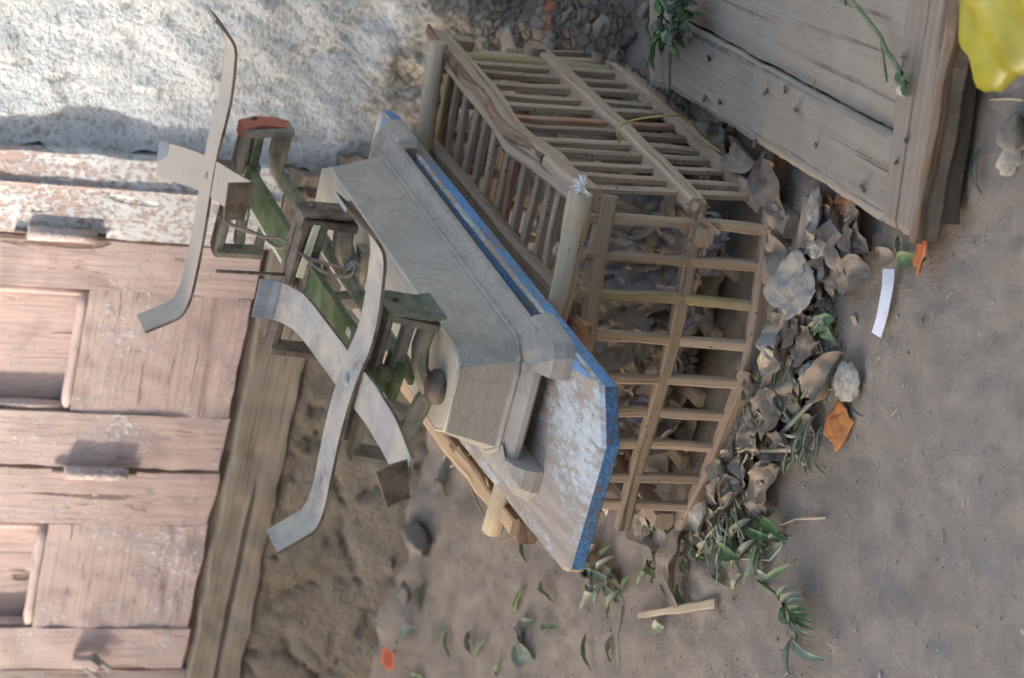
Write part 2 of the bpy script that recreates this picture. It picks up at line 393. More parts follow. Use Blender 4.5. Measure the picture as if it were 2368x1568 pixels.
m_sack = coat('brown_paper_sack', (.36, .285, .21), (.44, .355, .27), (.42, .41, .45), .9, 13, 0, .85, (.27, .215, .16), .4, .5)
m_sack2 = coat('lavender_flaking_sack', (.36, .345, .37), (.44, .425, .46), (.28, .215, .16), .9, 10, 0, .85, (.28, .23, .18), .45, .5)
m_scrap = coat('red_orange_card', (.60, .13, .06), (.66, .17, .08), None, 0, 20, 0, .7)
m_ink = coat('dark_ink', (.16, .06, .04), (.2, .07, .05), None)
m_yel = coat('yellow_print', (.70, .55, .06), (.72, .58, .08), None)
m_net = coat('black_plastic_net', (.045, .043, .042), (.075, .07, .066), None, 0, 30, 0, .7, (.2, .17, .14), .45)
m_wire = coat('brown_wire', (.11, .085, .07), (.17, .14, .12), None, 0, 30, .2, .6)
m_string = coat('yellow_string', (.42, .36, .10), (.48, .41, .14), None)
m_straw = coat('pale_straw', (.42, .34, .22), (.50, .42, .29), None)
m_fluff = coat('white_down', (.78, .78, .80), (.82, .82, .84), None, rough=.9)
m_stem = leafm('green_stem', (.085, .125, .055), (.13, .17, .085))
def bagm():
    b = NB('yellow_plastic_bag'); f = b.noise(b.coord('Object'), 9, 5, .6, .6)
    m = b.out(b.mix(b.ramp(f, .35, .65), (.27, .235, .018), (.35, .315, .035)), .33, f, .5, .006, 0, .5)
    b.b.inputs['Subsurface Weight'].default_value = 0; return m
m_bag = bagm()
m_house = earth('far_house_render', (.34, .29, .23), (.42, .36, .29), (.25, .21, .17), .2)
m_shut = paint_wood('far_shutter', (.15, .2, .22), (.4, .4, .4), .1)
# ------------------------------------------------------------------ setting: ground
CR = Vector((.199, 3.149, 0)); AV = Vector((-math.cos(.433), math.sin(.433), 0)); BV = Vector((math.sin(.433), math.cos(.433), 0))
def Cp(w, d, z=0): return CR + AV*w + BV*d + Vector((0, 0, z))
def sstep(a, b, x): t = max(0, min(1, (x-a)/(b-a))); return t*t*(3-2*t)
def gz(x, y):
    p = Vector((x, y, 0)); q = p-P0; s = q.dot(W_); n = q.dot(Nw)
    h = .011*fbm((x, y, 0), 3.2) + .0050*fbm((x, y, 3), 17) + .0020*fbm((x, y, 9), 60, 3) - .006*max(0, nz((x*.7, y, 4), 8)-.25)
    h += (.055*sstep(.50, .26, n)*sstep(.50, .68, s)) * (1+.7*fbm((x, y, 5), 11))            # rubble at the wall foot
    h += .045*sstep(.17, .0, n)*(1-sstep(.4, .6, s))*(1+.6*fbm((x, y, 1), 7))                    # dirt banked on the plinth
    cq = p-CR; w = cq.dot(AV); d = cq.dot(BV)
    h += .014*sstep(-.20, -.07, d)*sstep(.0, -.05, d-.01)*sstep(-.15, .0, w)*sstep(.75, .5, w)*(1+fbm((x, y, 2), 26))
    return h - .004
def axis(lo, hi, st, far):
    a = []; x = lo
    while x < hi: a.append(x); x += st
    a.append(hi); d = st*2; y = hi
    while y < far: y += d; d *= 1.5; a.append(y)
    d = st*2; y = lo
    while y > -far: y -= d; d *= 1.5; a.insert(0, y)
    return a
def build_ground():
    xs = axis(-.95, .85, .0085, 30); ys = axis(2.2, 4.75, .011, 30); mb = MB(); ny = len(ys)
    for x in xs:
        for y in ys: mb.v.append(Vector((x, y, gz(x, y) if (-2 < x < 2 and 1 < y < 6) else -.004)))
    for i in range(len(xs)-1):
        for j in range(ny-1):
            a = i*ny+j; mb.face((a, a+ny, a+ny+1, a+1), [(0, 0)]*4, 0, True)
    tag(obj('ground', mb, m_ground, loc=(0, 0, 0)), kind='structure')
build_ground()
def g(x, y, dz=0.0):                              # point on the ground under a sight line
    p = G(x, y, 0)
    for _ in range(3): p = G(x, y, gz(p.x, p.y)+dz)
    return p
# ------------------------------------------------------------------ setting: house front
def slab(s0, s1, z0, z1, o, th, st=.012, jag=(0, 0, 0, 0), amp=.002, asc=30, grain='v', mb=None, fn=None, js=14):
    mb = mb or MB(); nu = max(2, int((s1-s0)/st)); nv = max(2, int(min(z1-z0, 1.0)/st)); sd = R(0, 60)
    def P(u, v, oo):
        vv = v if z1-z0 <= 1.0 else (v*1.0/(z1-z0)*1.4 if v < .7 else .7*1.4/(z1-z0) + (v-.7)/.3*(1-.98/(z1-z0)))
        s = s0+(s1-s0)*u; z = z0+(z1-z0)*vv
        eL, eR, eB, eT = (1-u)**6, u**6, (1-vv)**8, vv**8
        s += jag[0]*eL*fbm((sd, z, 0), js) + jag[1]*eR*fbm((sd, z, 5), js)
        z += jag[2]*eB*fbm((s, sd, 2), js) + jag[3]*eT*fbm((s, sd, 8), js)
        d = amp*fbm((s, z, sd), asc) if oo is None else 0
        if fn and oo is None: d += fn(s, z)
        return Wp(s, z, (o+d) if oo is None else oo)
    uvf = (lambda u, v: (z0+(z1-z0)*v, s0+(s1-s0)*u)) if grain == 'v' else (lambda u, v: (s0+(s1-s0)*u, z0+(z1-z0)*v))
    mb.grid(lambda u, v: P(u, v, None), nu, nv, uvf)
    N = nv
    for u in (0, 1):
        mb.grid(lambda a, v, u=u: P(u, v, None if a < .5 else o-th), 1, N, lambda a, v: (v*(z1-z0), a*th), sm=False)
    for v in (0, 1):
        mb.grid(lambda u, a, v=v: P(u, v, None if a < .5 else o-th), nu, 1, lambda u, a: (u*(s1-s0), a*th), sm=False)
    return mb
def plaster_relief(s, z):
    h = .006*fbm((s, z, 0), 16, 5) + .011*fbm((s, z, 4), 4.5, 3) + .0028*nz((s, z, 8), 95)
    h *= 1+1.6*sstep(.42, .12, z)*sstep(.55, .7, s)
    h -= .014*max(0, .55-noise.voronoi(Vector((s*9, z*9, 2)))[0][0]*2.2)*(nz((s, z, 3), 3) > .05)
    return h
wall = MB()
slab(.488, 1.35, -.1, 1.05, .0, .3, .0085, (.02, 0, 0, 0), 0, 1, 'v', wall, plaster_relief)
slab(.488, 1.35, 1.05, 2.9, .0, .3, .05, (0, 0, 0, 0), .004, 8, 'v', wall)
slab(1.35, 4.2, -.1, 2.9, .0, .3, .06, (0, 0, 0, 0), .006, 8, 'v', wall)
slab(-4.0, -.66, -.1, 2.9, .0, .3, .06, (0, 0, 0, 0), .006, 8, 'v', wall)
slab(-.66, .488, 2.12, 2.9, .0, .3, .06, (0, 0, 0, 0), .006, 8, 'v', wall)
tag(obj('plaster_wall', wall, m_plaster, loc=tuple(Wp(.5, 0))), 'rough limewashed plaster wall behind the slatted crate, right of the pink door', 'wall')
def plinth_relief(s, z):
    h = .006*fbm((s, z, 0), 7, 4) + .003*abs(nz((s*.4, z, 3), 26)) - .006*sstep(.03, 0, abs(nz((s*.6, z, 6), 9))) +  .0025*fbm((s, z, 4), 34, 3) + .035*(1-sstep(-.02, .18, z))*(.7+.5*nz((s, 0, 1), 6))
    d1, d2 = noise.voronoi(Vector((s*4.2, z*6.5, 7)))[0][:2]
    h -= .009*sstep(.05, .0, d2-d1+.06*fbm((s, z, 2), 20))*(nz((s, z, 9), 5) > -.15)
    return h
tag(obj('stone_plinth', slab(-.95, .52, -.1, .289, .024, .3, .010, (0, .02, 0, .003), 0, 1, 'v', None, plinth_relief), m_mud, loc=tuple(Wp(-.2, 0))),
    'crumbling mud and stone step below the door', 'step')
tb = slab(-.95, .488, .286, .376, .03, .28, .011, (0, .01, .006, .004), .003, 22, 'h', None, lambda s, z: .004*sstep(.33, .30, z)+.003*fbm((s*.3, z, 0), 60)-.006*sstep(.005, 0, abs(z-.338+.008*nz((s, 0, 0), 4)))*(nz((s, 1, 0), 5) > -.2))
tag(obj('threshold_beam', tb, m_thresh, loc=tuple(Wp(-.2, .29))), 'dusty brown wooden sill beam under the pink door', 'beam')
# door frame on the right
fr = thing('door_frame', 'whitewash-spattered pink wooden frame between the door and the plaster wall', 'frame', Wp(.42, .38))
obj('casing', slab(.381, .490, .381, 2.1, .028, .2, .012, (.002, .006, .004, 0), .002, 30), m_frame, fr)
obj('inner_strip', slab(.343, .378, .379, 2.1, .020, .15, .012, (.002, .001, .006, 0), .002, 30), m_frame, fr)
obj('outer_bead', MB().bar([Wp(.436, .384, .031), Wp(.436, 2.1, .031)], .006, .007, Nw, 'round', .2), m_frame, fr)
def door_leaf(label, s0, s1, pl, pr, pz, jag, label2=None):
    t = thing('door_leaf', label, 'door', Wp((s0+s1)/2, .38), 'faded pink door leaves')
    zt = 2.08
    obj('bottom_rail', slab(pl, pr, .394, pz, .014, .03, .009, (.003, .003, jag, .002), .0025, 24, 'h', None,
        lambda s, z: -.006*sstep(.006, 0, abs(z-(.445+.02*nz((s, 1, 0), 6))))-.006*sstep(.03, 0, z-.40)*max(0, nz((s, z, 0), 16))), m_door, t)
    obj('stile', slab(s0, pl-.001, .392, zt, .016, .035, .010, (.004, .001, jag, 0), .0025, 24), m_door, t)
    obj('stile', slab(pr+.001, s1, .392, zt, .016, .035, .010, (.001, .004, jag, 0), .0025, 24), m_door, t)
    obj('top_rail', slab(pl, pr, zt-.14, zt, .014, .03, .03, grain='h'), m_door, t)
    obj('panel', slab(pl-.01, pr+.01, pz-.01, zt-.13, -.012, .02, .012, amp=.002, asc=18), m_door_in, t)
    q = [Wp(pl+.007, zt-.14, .004), Wp(pl+.007, pz+.007, .004)]
    obj('panel_moulding', MB().bar(q, .016, .016, Nw, 'round', .1), m_door, t)
    obj('panel_moulding', MB().bar([Wp(pr-.007, zt-.14, .004), Wp(pr-.007, pz+.007, .004)], .016, .016, Nw, 'round', .1), m_door, t)
    obj('panel_moulding', MB().bar([Wp(pl+.006, pz+.008, .005), Wp(pr-.006, pz+.008, .005)], .018, .016, Nw, 'round', .1), m_door, t)
    return t
dr = door_leaf('faded pink door leaf next to the whitewashed frame', -.083, .336, .02, .247, .675, .005)
dl = door_leaf('faded pink door leaf with a broken hasp, far from the plaster wall', -.489, -.091, -.405, -.196, .678, .006)
def hinge(parent, s, z0, z1):
    h = obj('hinge', MB().bar([Wp(s, z0, .030), Wp(s, z1, .030)], .024, .024, Nw, 'round', .05), m_door, parent)
    obj('hinge_pin', MB().bar([Wp(s, z0-.018, .024), Wp(s, z1+.02, .024)], .008, .008, Nw, 'round', .05), m_rust, h)
hinge(dr, .349, .687, .80); hinge(dl, -.088, .562, .672)
hs = MB()
for a, b in (((-.468, .585), (-.500, .545)), ((-.449, .567), (-.481, .527)), ((-.470, .586), (-.448, .566)), ((-.483, .563), (-.465, .546))):
    hs.bar([Wp(a[0], a[1], .034), Wp(b[0], b[1], .037)], .009, .004, Nw, 'rect', .02)
obj('hasp', hs, m_boltm, dl)
obj('lock_stub', MB().bar([Wp(-.463, .600, .03), Wp(-.463, .570, .034), Wp(-.474, .555, .034)], .018, .02, Nw, 'rect', .2), m_door, dl)
obj('rotten_kick_strip', slab(-.49, .336, .372, .45, -.004, .02, .012, (0, .003, .006, .004), .003, 30, 'h'), m_rail, dl)
obj('dark_backing', slab(-.62, .50, .30, 2.12, -.05, .03, .1), m_beam, dl)  # dark sheet added behind the leaves so the gap below shows as shade
obj('door_lining', slab(-.60, -.499, .377, 2.1, .006, .2, .012, (0, .003, .004, 0), .002, 30), m_jamb, dl)
# unseen house added as a sun blocker, its height set by the shadow edge
HN, HZ = 5.6, .60 + 5.6/.42*.28
oh = thing('unseen_shade_house', 'unseen plain house added across the alley, behind the photographer, to block the sun', 'house', Wp(-6, 0, HN))
def hb(s0, s1, z0, z1, o0, o1):
    mb = MB(); ps = [Wp(s, z, o) for z in (z0, z1) for s, o in ((s0, o0), (s1, o0), (s1, o1), (s0, o1))]
    mb.loft([ps[:4], ps[4:]]); return mb
obj('facade', hb(-40, 7, -.1, HZ, HN, HN+4), m_house, oh)
for k in range(9):
    for z in (1.2,):
        wv = obj('window', hb(-22+k*3.2, -21+k*3.2, z, z+1.5, HN-.03, HN+.03), m_shut, oh)
        obj('sill', hb(-22.1+k*3.2, -20.9+k*3.2, z-.09, z-.004, HN-.1, HN+.05), m_house, wv)
# ------------------------------------------------------------------ the crate
crate = thing('slatted_crate', 'open palm-wood crate of thin slats on the ground under the blue and white board', 'crate', Cp(.245, .28))
def part(name, path, w, h, mat, up=(0, 0, 1), kind='rect', parent=crate, **k):
    return obj(name, MB().bar(path, w, h, up, kind, **k), mat, parent)
def jv(a): return Vector((R(-a, a), R(-a, a), R(-a, a)))
def slat_mat(): return random.choice([m_crate]*9 + [m_crate_d]*2 + [m_green_slat, m_red_slat])
# front rails (the wood is bowed): sight lines at three levels
ft = [G(1404, 452, .272), G(1380, 620, .272), G(1351, 796, .272), Cp(.50, .01, .272)]
fm = [G(1619, 468, .122), G(1580, 680, .122), G(1537, 864, .122), G(1488, 1030, .122), G(1437, 1222, .122)]
fb = [G(1786, 478, .015), G(1764, 660, .015), G(1733, 850, .015), G(1690, 965, .015), G(1640, 1090, .015), G(1578, 1218, .015)]
part('front_rail', ft, .016, .025, m_crate, wob=.004); part('front_rail', fm, .014, .021, m_crate, wob=.003); part('front_rail', fb, .018, .024, m_crate, wob=.003)
part('base_stick', [G(1876, 455, .014), G(1846, 640, .014), G(1798, 840, .014), G(1735, 985, .014), G(1662, 1085, .014)], .022, .022, m_crate_d, kind='round', jit=.1)
def along(path, t):
    L = [(b-a).length for a, b in zip(path, path[1:])]; d = t*sum(L)
    for l, a, b in zip(L, path, path[1:]):
        if d <= l: return a.lerp(b, d/l)
        d -= l
    return path[-1]
def on_path(path, y):                             # where a path is crossed by the sight line row y
    best = min(range(201), key=lambda i: abs(seen(along(path, i/200))[1]-y)); return along(path, best/200)
def seen(P):
    d = P-CAM; z = d.dot(F_); return (1183.5-FPX*d.dot(U_)/z, 784-FPX*d.dot(X_)/z)
for yt, ym, yb in ((505, 513, 533), (590, 602, 622), (678, 692, 712), (772, 785, 803), (868, 876, 885), (948, 955, 964), (1024, 1028, 1036), (1105, 1104, 1104), (1168, 1168, 1172)):
    a, b, c = on_path(ft, yt), on_path(fm, ym), on_path(fb, yb)
    e = (a-b).normalized()
    part('slat', [a+e*.025, a, b, c, c-e*.012], .0140, .010, m_crate if R(0, 1) < .7 else random.choice([m_green_slat, m_crate_d]), up=BV, wob=.004, jit=.12)
# right side: three lengthwise rails pierced by slats
rt = [Cp(-.004, -.03, .297), Cp(.004, .10, .300), Cp(.012, .22, .306), Cp(.004, .38, .302), Cp(-.002, .60, .300)]
part('side_rail', rt, .036, .034, m_stick if False else m_crate, wob=.006, jit=.14)
part('bark_strip', [p+Vector((.012, -.004, .0165)) for p in rt[1:]], .014, .010, m_bark, jit=.35, wob=.006)
rm = [Cp(-.002, -.012, .128), Cp(-.006, .2, .130), Cp(-.004, .585, .138)]
rb = [Cp(-.006, -.008, .018), Cp(-.012, .3, .019), Cp(-.006, .585, .022)]
part('side_rail', rm, .024, .027, m_crate, wob=.003); part('side_rail', rb, .026, .028, m_crate, wob=.003)
for i in range(13):
    t = .026+i*.0438+R(-.004, .004)
    part('slat', [Cp(.002+R(-.003, .003), t+R(-.003, .003), .30), Cp(-.003, t, .13), Cp(-.006, t+R(-.004, .004), .006)], .0142, R(.008, .011), slat_mat(), up=AV, wob=.004, jit=.12)
# top: second lengthwise rail, cross slats, cross sticks
r2 = [Cp(.150, -.052, .298), Cp(.152, .2, .298), Cp(.150, .60, .296)]
part('top_rail', r2, .028, .022, m_crate_d, wob=.004)
part('top_rail', [Cp(.330, -.03, .298), Cp(.330, .60, .296)], .030, .022, m_crate, wob=.004)
rl = [G(1222, 1228, .296), G(1120, 1100, .298), G(1042, 1004, .300)]; rl.append(rl[-1]+BV*.36)
part('side_rail', rl, .040, .034, m_bark, wob=.006, jit=.2)
part('side_rail', [p+Vector((.004, .002, .020)) for p in rl], .026, .012, m_split, wob=.006, jit=.3)
for i in range(13):
    t = .032+i*.043+R(-.004, .004)
    part('slat', [Cp(.012, t, .288+R(-.003, .003)), Cp(.15, t+R(-.008, .008), .284), Cp(.33, t+R(-.008, .008), .286), Cp(.485, t, .288)], .0142, R(.008, .011), slat_mat(), wob=.004, jit=.12)
fs0 = G(1343, 446, .330)
part('cross_stick', [fs0, G(1300, 680, .328), G(1180, 1075, .322), G(1137, 1228, .318)], .031, .031, m_stick, kind='round', jit=.07, taper=(1.08, .95))
part('stick_knot', [G(1302, 575, .322), G(1290, 590, .322)], .026, .026, m_stick, kind='round', jit=.3, step=.008, taper=(1, .7))
bs0 = G(1013, 98, .330)
part('cross_stick', [bs0, G(980, 330, .325), G(980, 330, .325)+AV*.34], .028, .028, m_stick, kind='round', jit=.06)
# back and left faces
for z, m in ((.272, m_crate_d), (.150, m_crate), (.035, m_crate_d)):
    part('back_rail', [Cp(-.02, .562, z), Cp(.51, .562, z)], .026, .03, m, wob=.003)
    part('side_rail', [Cp(.487, -.02, z+.012), Cp(.487, .58, z+.012)], .026, .03, m, wob=.003)
for i in range(9):
    w = .03+i*.054; part('slat', [Cp(w, .562, .30), Cp(w+R(-.004, .004), .562, .02)], .0140, .010, slat_mat(), up=BV, wob=.002)
for i in range(11):
    d = .03+i*.051; part('slat', [Cp(.487, d, .30), Cp(.487, d+R(-.004, .004), .022)], .0140, .010, slat_mat(), up=AV, wob=.004, jit=.12)
for i, d in enumerate((.14, .28, .42)):
    part('floor_slat', [Cp(.0, d, .040), Cp(.487, d+R(-.01, .01), .040)], .03, .012, m_crate_d, wob=.003)
for w in (.10, .20, .30, .40):
    part('floor_slat', [Cp(w, .0, .032), Cp(w, .56, .032)], .022, .012, m_crate_d, wob=.003)
# posts and rail ends poking out at the corners
part('back_post', [Cp(.0, .528, .285), Cp(-.004, .525, .15), Cp(-.004, .522, .02)], .020, .020, m_green_slat, up=BV, kind='round')
part('back_post', [Cp(.004, .578, .19), Cp(-.004, .58, .06)], .018, .014, m_crate_d, up=BV)
part('rail_end', [G(1372, 528, .275)+BV*.06, G(1372, 528, .275)-BV*.012], .028, .028, m_split, step=.01)
part('rail_end', [G(1640, 560, .112)+BV*.10, G(1640, 560, .112)+BV*.012], .030, .022, m_crate, step=.01)
part('rail_end', [G(1828, 525, .014)+BV*.05, G(1828, 525, .014)-BV*.002], .034, .022, m_crate, step=.01)
part('rail_end', [G(1800, 645, .014)+BV*.06, G(1800, 645, .014)-BV*.004], .034, .022, m_crate_d, step=.01)
part('rail_end', [G(1328, 745, .290)+BV*.07, G(1350, 775, .283)], .030, .020, m_red_slat, step=.01, jit=.2)
part('rail_end', [G(1458, 1160, .115)+BV*.12, G(1466, 1172, .112)], .024, .024, m_crate, step=.01)
part('post', [G(1606, 478, .135), G(1640, 470, .08)+BV*.02], .012, .010, m_crate, up=BV, step=.01)
part('splinter', [G(1618, 500, .127), G(1662, 540, .095)], .007, .006, m_crate, up=BV, step=.01)
for k in range(16):                                # frayed fibres on the near left rail
    a = along(rl[:3], R(0, 1))+Vector((R(-.01, .01), R(-.01, .01), R(0, .02)))
    part('frayed_fibre', [a, a+Vector((R(-.03, .03), R(-.03, .03), R(-.01, .02))), a+Vector((R(-.05, .05), R(-.05, .03), R(-.03, .02)))], .003, .002, random.choice([m_crate, m_split]), step=.01, jit=.3)
# ------------------------------------------------------------------ the board on the crate
zb0, zb1 = .348, .373
bd = thing('painted_board', 'worn plank painted white on top and blue on its edges, lying on the crate', 'board', G(1250, 900, zb0))
k1 = G(1390, 893, zb1); k2 = G(1394, 1033, zb1); k3 = G(1312, 1318, zb1); k3b = G(1302, 1322, zb1); k4 = G(1060, 1010, zb1); kb = G(873, 254, zb1); kb2 = G(886, 262, zb1)
ldir = (k4-k3).normalized(); k5 = k3b + ldir*.95; bk = kb+(k5-kb)*.5
pts = [k1, k2, k3, k3b, k4, k5, kb, kb2]
per = []
def edge_pts(A, B, n): return [A.lerp(B, i/n) for i in range(n)]
corner = [k1, k2, k3, k3b, k5, kb, kb2]
dense = []; side = []
for i, A in enumerate(corner):
    B = corner[(i+1) % len(corner)]; n = max(1, int((B-A).length/.015))
    for q in edge_pts(A, B, n): dense.append(q); side.append(i)
top = MB(); ctr = sum(dense, Vector())/len(dense)
ud = ldir; pd = Vector((-ud.y, ud.x, 0))
def buv(v): return ((v-ctr).dot(ud), (v-ctr).dot(pd))
n = len(dense)
wn = [R(0, 1) for _ in range(n)]
def shrink(q, d): return q+(ctr-q).normalized()*d
r_top = [shrink(q, .006+.003*nz(q, 30)) for q in dense]; r_mid = [Vector((q.x, q.y, zb1-.005)) + (q-ctr).normalized()*.0015*nz(q, 40) for q in dense]
r_low = [Vector((q.x, q.y, zb0+.003)) for q in dense]; r_bot = [Vector((shrink(q, .004).x, shrink(q, .004).y, zb0)) for q in dense]
b0 = len(top.v); top.v += r_top
cv = len(top.v); top.v.append(Vector((ctr.x, ctr.y, zb1)))
for j in range(n): top.face((b0+j, b0+(j+1) % n, cv), [buv(r_top[j]), buv(r_top[(j+1) % n]), (0, 0)])
top.v += r_mid
for j in range(n):
    k = (j+1) % n; top.face((b0+n+1+j, b0+n+1+k, b0+k, b0+j), [buv(dense[j]), buv(dense[k]), buv(r_top[k]), buv(r_top[j])])
obj('top_face', top, m_bwhite, bd)
def edge(name, ids, mat):
    e = MB(); L = 0
    for j in range(n):
        if side[j] not in ids: continue
        k = (j+1) % n; b = len(e.v); d = (dense[k]-dense[j]).length
        e.v += [r_bot[j], r_bot[k], r_low[k], r_low[j], r_mid[k], r_mid[j]]
        e.face((b, b+1, b+2, b+3), [(L, 0), (L+d, 0), (L+d, .004), (L, .004)]); e.face((b+3, b+2, b+4, b+5), [(L, .004), (L+d, .004), (L+d, .02), (L, .02)]); L += d
    obj(name, e, mat, bd)
strip = MB(); L = 0; rr = [kb2, k1] ; sn = 40
for i in range(sn):
    a0, a1 = k1.lerp(kb2, i/sn), k1.lerp(kb2, (i+1)/sn); inn = (ctr-k1.lerp(kb2, .5)); inn = SPD = pd*(1 if pd.dot(inn) > 0 else -1)
    tp = lambda q: min(1, max(.0, (q-1)/5)); w0, w1 = .004+tp(i)*(.030+.008*nz((i*.5, 0, 0), 1)), .004+tp(i+1)*(.030+.008*nz(((i+1)*.5, 0, 0), 1)); b = len(strip.v); d = (a1-a0).length
    q = [a0+inn*.004, a1+inn*.004, a1+inn*w1, a0+inn*w0]; strip.v += [Vector((v.x, v.y, zb1+.0012)) for v in q]
    strip.face((b+3, b+2, b+1, b), [(L, w0), (L+d, w1), (L+d, 0), (L, 0)]); L += d
obj('side_paint', strip, m_bblue, bd)
edge('end_edge', (0, 1), m_bblue_e); edge('side_edge', (6, 5), m_bblue); edge('bare_edge', (2, 3, 4), m_split)
und = MB(); und.v += r_bot; und.face(range(n)[::-1], [buv(v) for v in r_bot]); obj('underside', und, m_crate_d, bd)
# ------------------------------------------------------------------ the balance scale
SU = Vector((.443, .897, 0)).normalized(); SP = Vector((-SU.y, SU.x, 0)); PC = 1.44
def S(l, p, z): return SU*l + SP*(PC+p) + Vector((0, 0, z))
scale = thing('balance_scale', 'old shop balance with green beam and bent strap pan holders, standing on the painted board', 'scale', S(3.04, 0, zb1))
L0, L1 = 2.728, 3.356
def cring(l0, l1, h, z, c=.016, d=None):
    d = d or c
    return [S(l0, -h+c, z), S(l0, h-c, z), S(l0+d, h, z), S(l1-d, h, z), S(l1, h-c, z), S(l1, -h+c, z), S(l1-d, -h, z), S(l0+d, -h, z)]
body = MB()
body.loft([cring(L0-.029, L1+.025, .106, .396, .030), cring(L0-.032, L1+.028, .1095, .400, .030), cring(L0-.031, L1+.027, .1085, .407, .030), cring(L0-.022, L1+.018, .099, .4135, .027, .03), cring(L0-.010, L1+.008, .088, .4175, .022, .03), cring(L0-.005, L1+.004, .083, .424, .02, .03),
           cring(L0+.001, L1, .0605, .493, .013, .026), cring(L0+.003, L1-.002, .0585, .4965, .0125, .025), cring(L0+.008, L1-.007, .0545, .4972, .0115, .023)], cap=True)
obj('housing', body, m_body, scale)
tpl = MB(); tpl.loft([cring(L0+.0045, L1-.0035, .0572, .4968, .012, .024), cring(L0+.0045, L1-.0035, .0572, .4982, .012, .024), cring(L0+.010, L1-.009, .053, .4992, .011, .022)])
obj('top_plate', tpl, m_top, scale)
def loop(rg): return rg+[rg[0]]
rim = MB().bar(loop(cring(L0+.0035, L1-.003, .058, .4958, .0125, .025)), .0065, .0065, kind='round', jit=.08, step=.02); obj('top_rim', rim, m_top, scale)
rim = MB().bar(loop(cring(L0-.007, L1+.006, .085, .4195, .021, .03)), .008, .008, kind='round', jit=.15, step=.02); obj('skirt_bead', rim, m_body, scale)
for l, sg in ((L0, -1), (L0, 1), (L1, -1), (L1, 1)):
    q = 1 if l < 3 else -1; mb = MB()
    def fr_(e, z, k=1): return [S(l-q*(.060+e), sg*.068, z), S(l-q*(.060+e), sg*(.098+e), z), S(l-q*(.046+e), sg*(.115+e), z), S(l+q*.030, sg*(.117+e), z), S(l+q*.040, sg*(.106+e), z), S(l+q*.030, sg*.068, z)]
    mb.loft([fr_(.001, zb1+.0005), fr_(.001, .384), fr_(-.003, .399), fr_(-.014, .410), fr_(-.028, .4165), fr_(-.045, .4185)])
    obj('foot', mb, m_body, scale)
ZB = .583
# beam
bm = MB().bar([S(2.765, .004, ZB), S(3.095, .008, ZB+.004)], .046, .010, jit=.01, ch=.05); bm.bar([S(3.125, .008, ZB+.004), S(3.425, .010, ZB)], .046, .010, jit=.01, ch=.05)
beam = obj('beam', bm, m_green, scale)
obj('beam_edge', MB().bar([S(3.05, .034, ZB-.004), S(2.90, .033, ZB-.006), S(2.79, .030, ZB-.012)], .008, .026, jit=.08, ch=.1), m_lime, beam)
obj('beam_edge', MB().bar([S(3.41, .036, ZB-.006), S(3.14, .036, ZB-.004)], .007, .024, jit=.08, ch=.1), m_lime, beam)
obj('beam_collar', MB().bar([S(3.075, .008, ZB+.001), S(3.14, .010, ZB+.001)], .058, .018, jit=.05, ch=.2), m_rust, beam)
obj('beam_spot', MB().bar([S(2.905, -.006, ZB+.0062), S(2.888, -.006, ZB+.0062)], .014, .0016, (0, 0, 1), 'round'), m_lime, beam)
obj('lower_beam', MB().bar([S(2.79, .0, .532), S(3.42, .002, .532)], .026, .008, jit=.03), m_green2, scale)
# three cross frames
def vp(x, y, l): return PL(x, y, S(l, 0, .5), SU)
def frame(l, rt_, lt_, rb_, lb_, m_bar, m_cap, capw, name, lean=-1):
    A, B, C, D = vp(*rt_, l), vp(*lt_, l), vp(*rb_, l), vp(*lb_, l)
    mb = MB().bar([A, B], .024, .015, jit=.07, ch=.25); mb.bar([A+SU*capw*.5, B+SU*capw*.5], .012, .012, jit=.05)
    mb.bar([B+ZV*.005, D-ZV*.004], .038, .015, SP, jit=.08, ch=.25)
    mb.bar([A+ZV*.005, C-ZV*.004], .034, .013, SP, jit=.06)
    mb.bar([C, C.lerp(D, .35)], .016, .012, jit=.08); mb.bar([D, D.lerp(C, .25)], .016, .012, jit=.08)
    o = obj(name, mb, m_bar, scale)
    ce = (A+C)/2-SP*.010+SU*.010; up = (A-C)
    cp = MB().strap([ce+up*.60+SP*.020, ce+up*.60+SP*.003, ce+up*.25-SP*.001, ce-up*.3+SP*.004*lean, ce-up*.60+SP*.012*lean], SU*capw, .0035)
    obj('end_cap', cp, m_cap, o)
    obj('rivet', MB().ball(ce+up*.30-SP*.002+SU*.008, (.005, .005, .005), .05, 1, 8, 6), m_rust, o)
    return o, A, B, C, D
ln, lm, lf = 2.792, 3.108, 3.445
o1, A, B, C, D = frame(ln, (897, 722), (815, 1042), (1000, 748), (890, 1055), m_iron, m_green2, .070, 'pan_frame')
obj('knife_bar', MB().bar([vp(945, 748, ln), vp(905, 880, ln)], .015, .018, SU, jit=.05), m_iron, o1)
obj('lower_arm', MB().bar([vp(990, 752, ln), vp(972, 800, ln), vp(970, 850, ln), vp(993, 905, ln), vp(955, 970, ln), vp(922, 1025, ln)], .024, .022, SU, jit=.12, step=.012, ch=.28), m_iron, o1)
obj('beam_foot', MB().bar([vp(893, 905, ln), vp(935, 790, ln).lerp(vp(893, 905, ln), .35)], .055, .010, jit=.05), m_green, o1)
ns = PL(1010, 893, S(ln, 0, .5), ZV) if False else G(1008, 895, .505)
obj('rubber_stop', MB().ball(ns, (.024, .024, .014), .10, 2.2, 20, 10), m_rust, scale)
o2, A, B, C, D = frame(lm, (705, 505), (628, 800), (812, 522), (722, 812), m_rust, m_rust, .05, 'fulcrum_frame')
obj('knife_bar', MB().bar([vp(740, 520, lm), vp(700, 645, lm)], .017, .026, SU, jit=.03, ch=.05), m_green2, o2)
obj('knife_bar_edge', MB().bar([vp(733, 520, lm-.016), vp(692, 642, lm-.016)], .010, .004, SU, jit=.03, ch=.05), m_lime, o2)
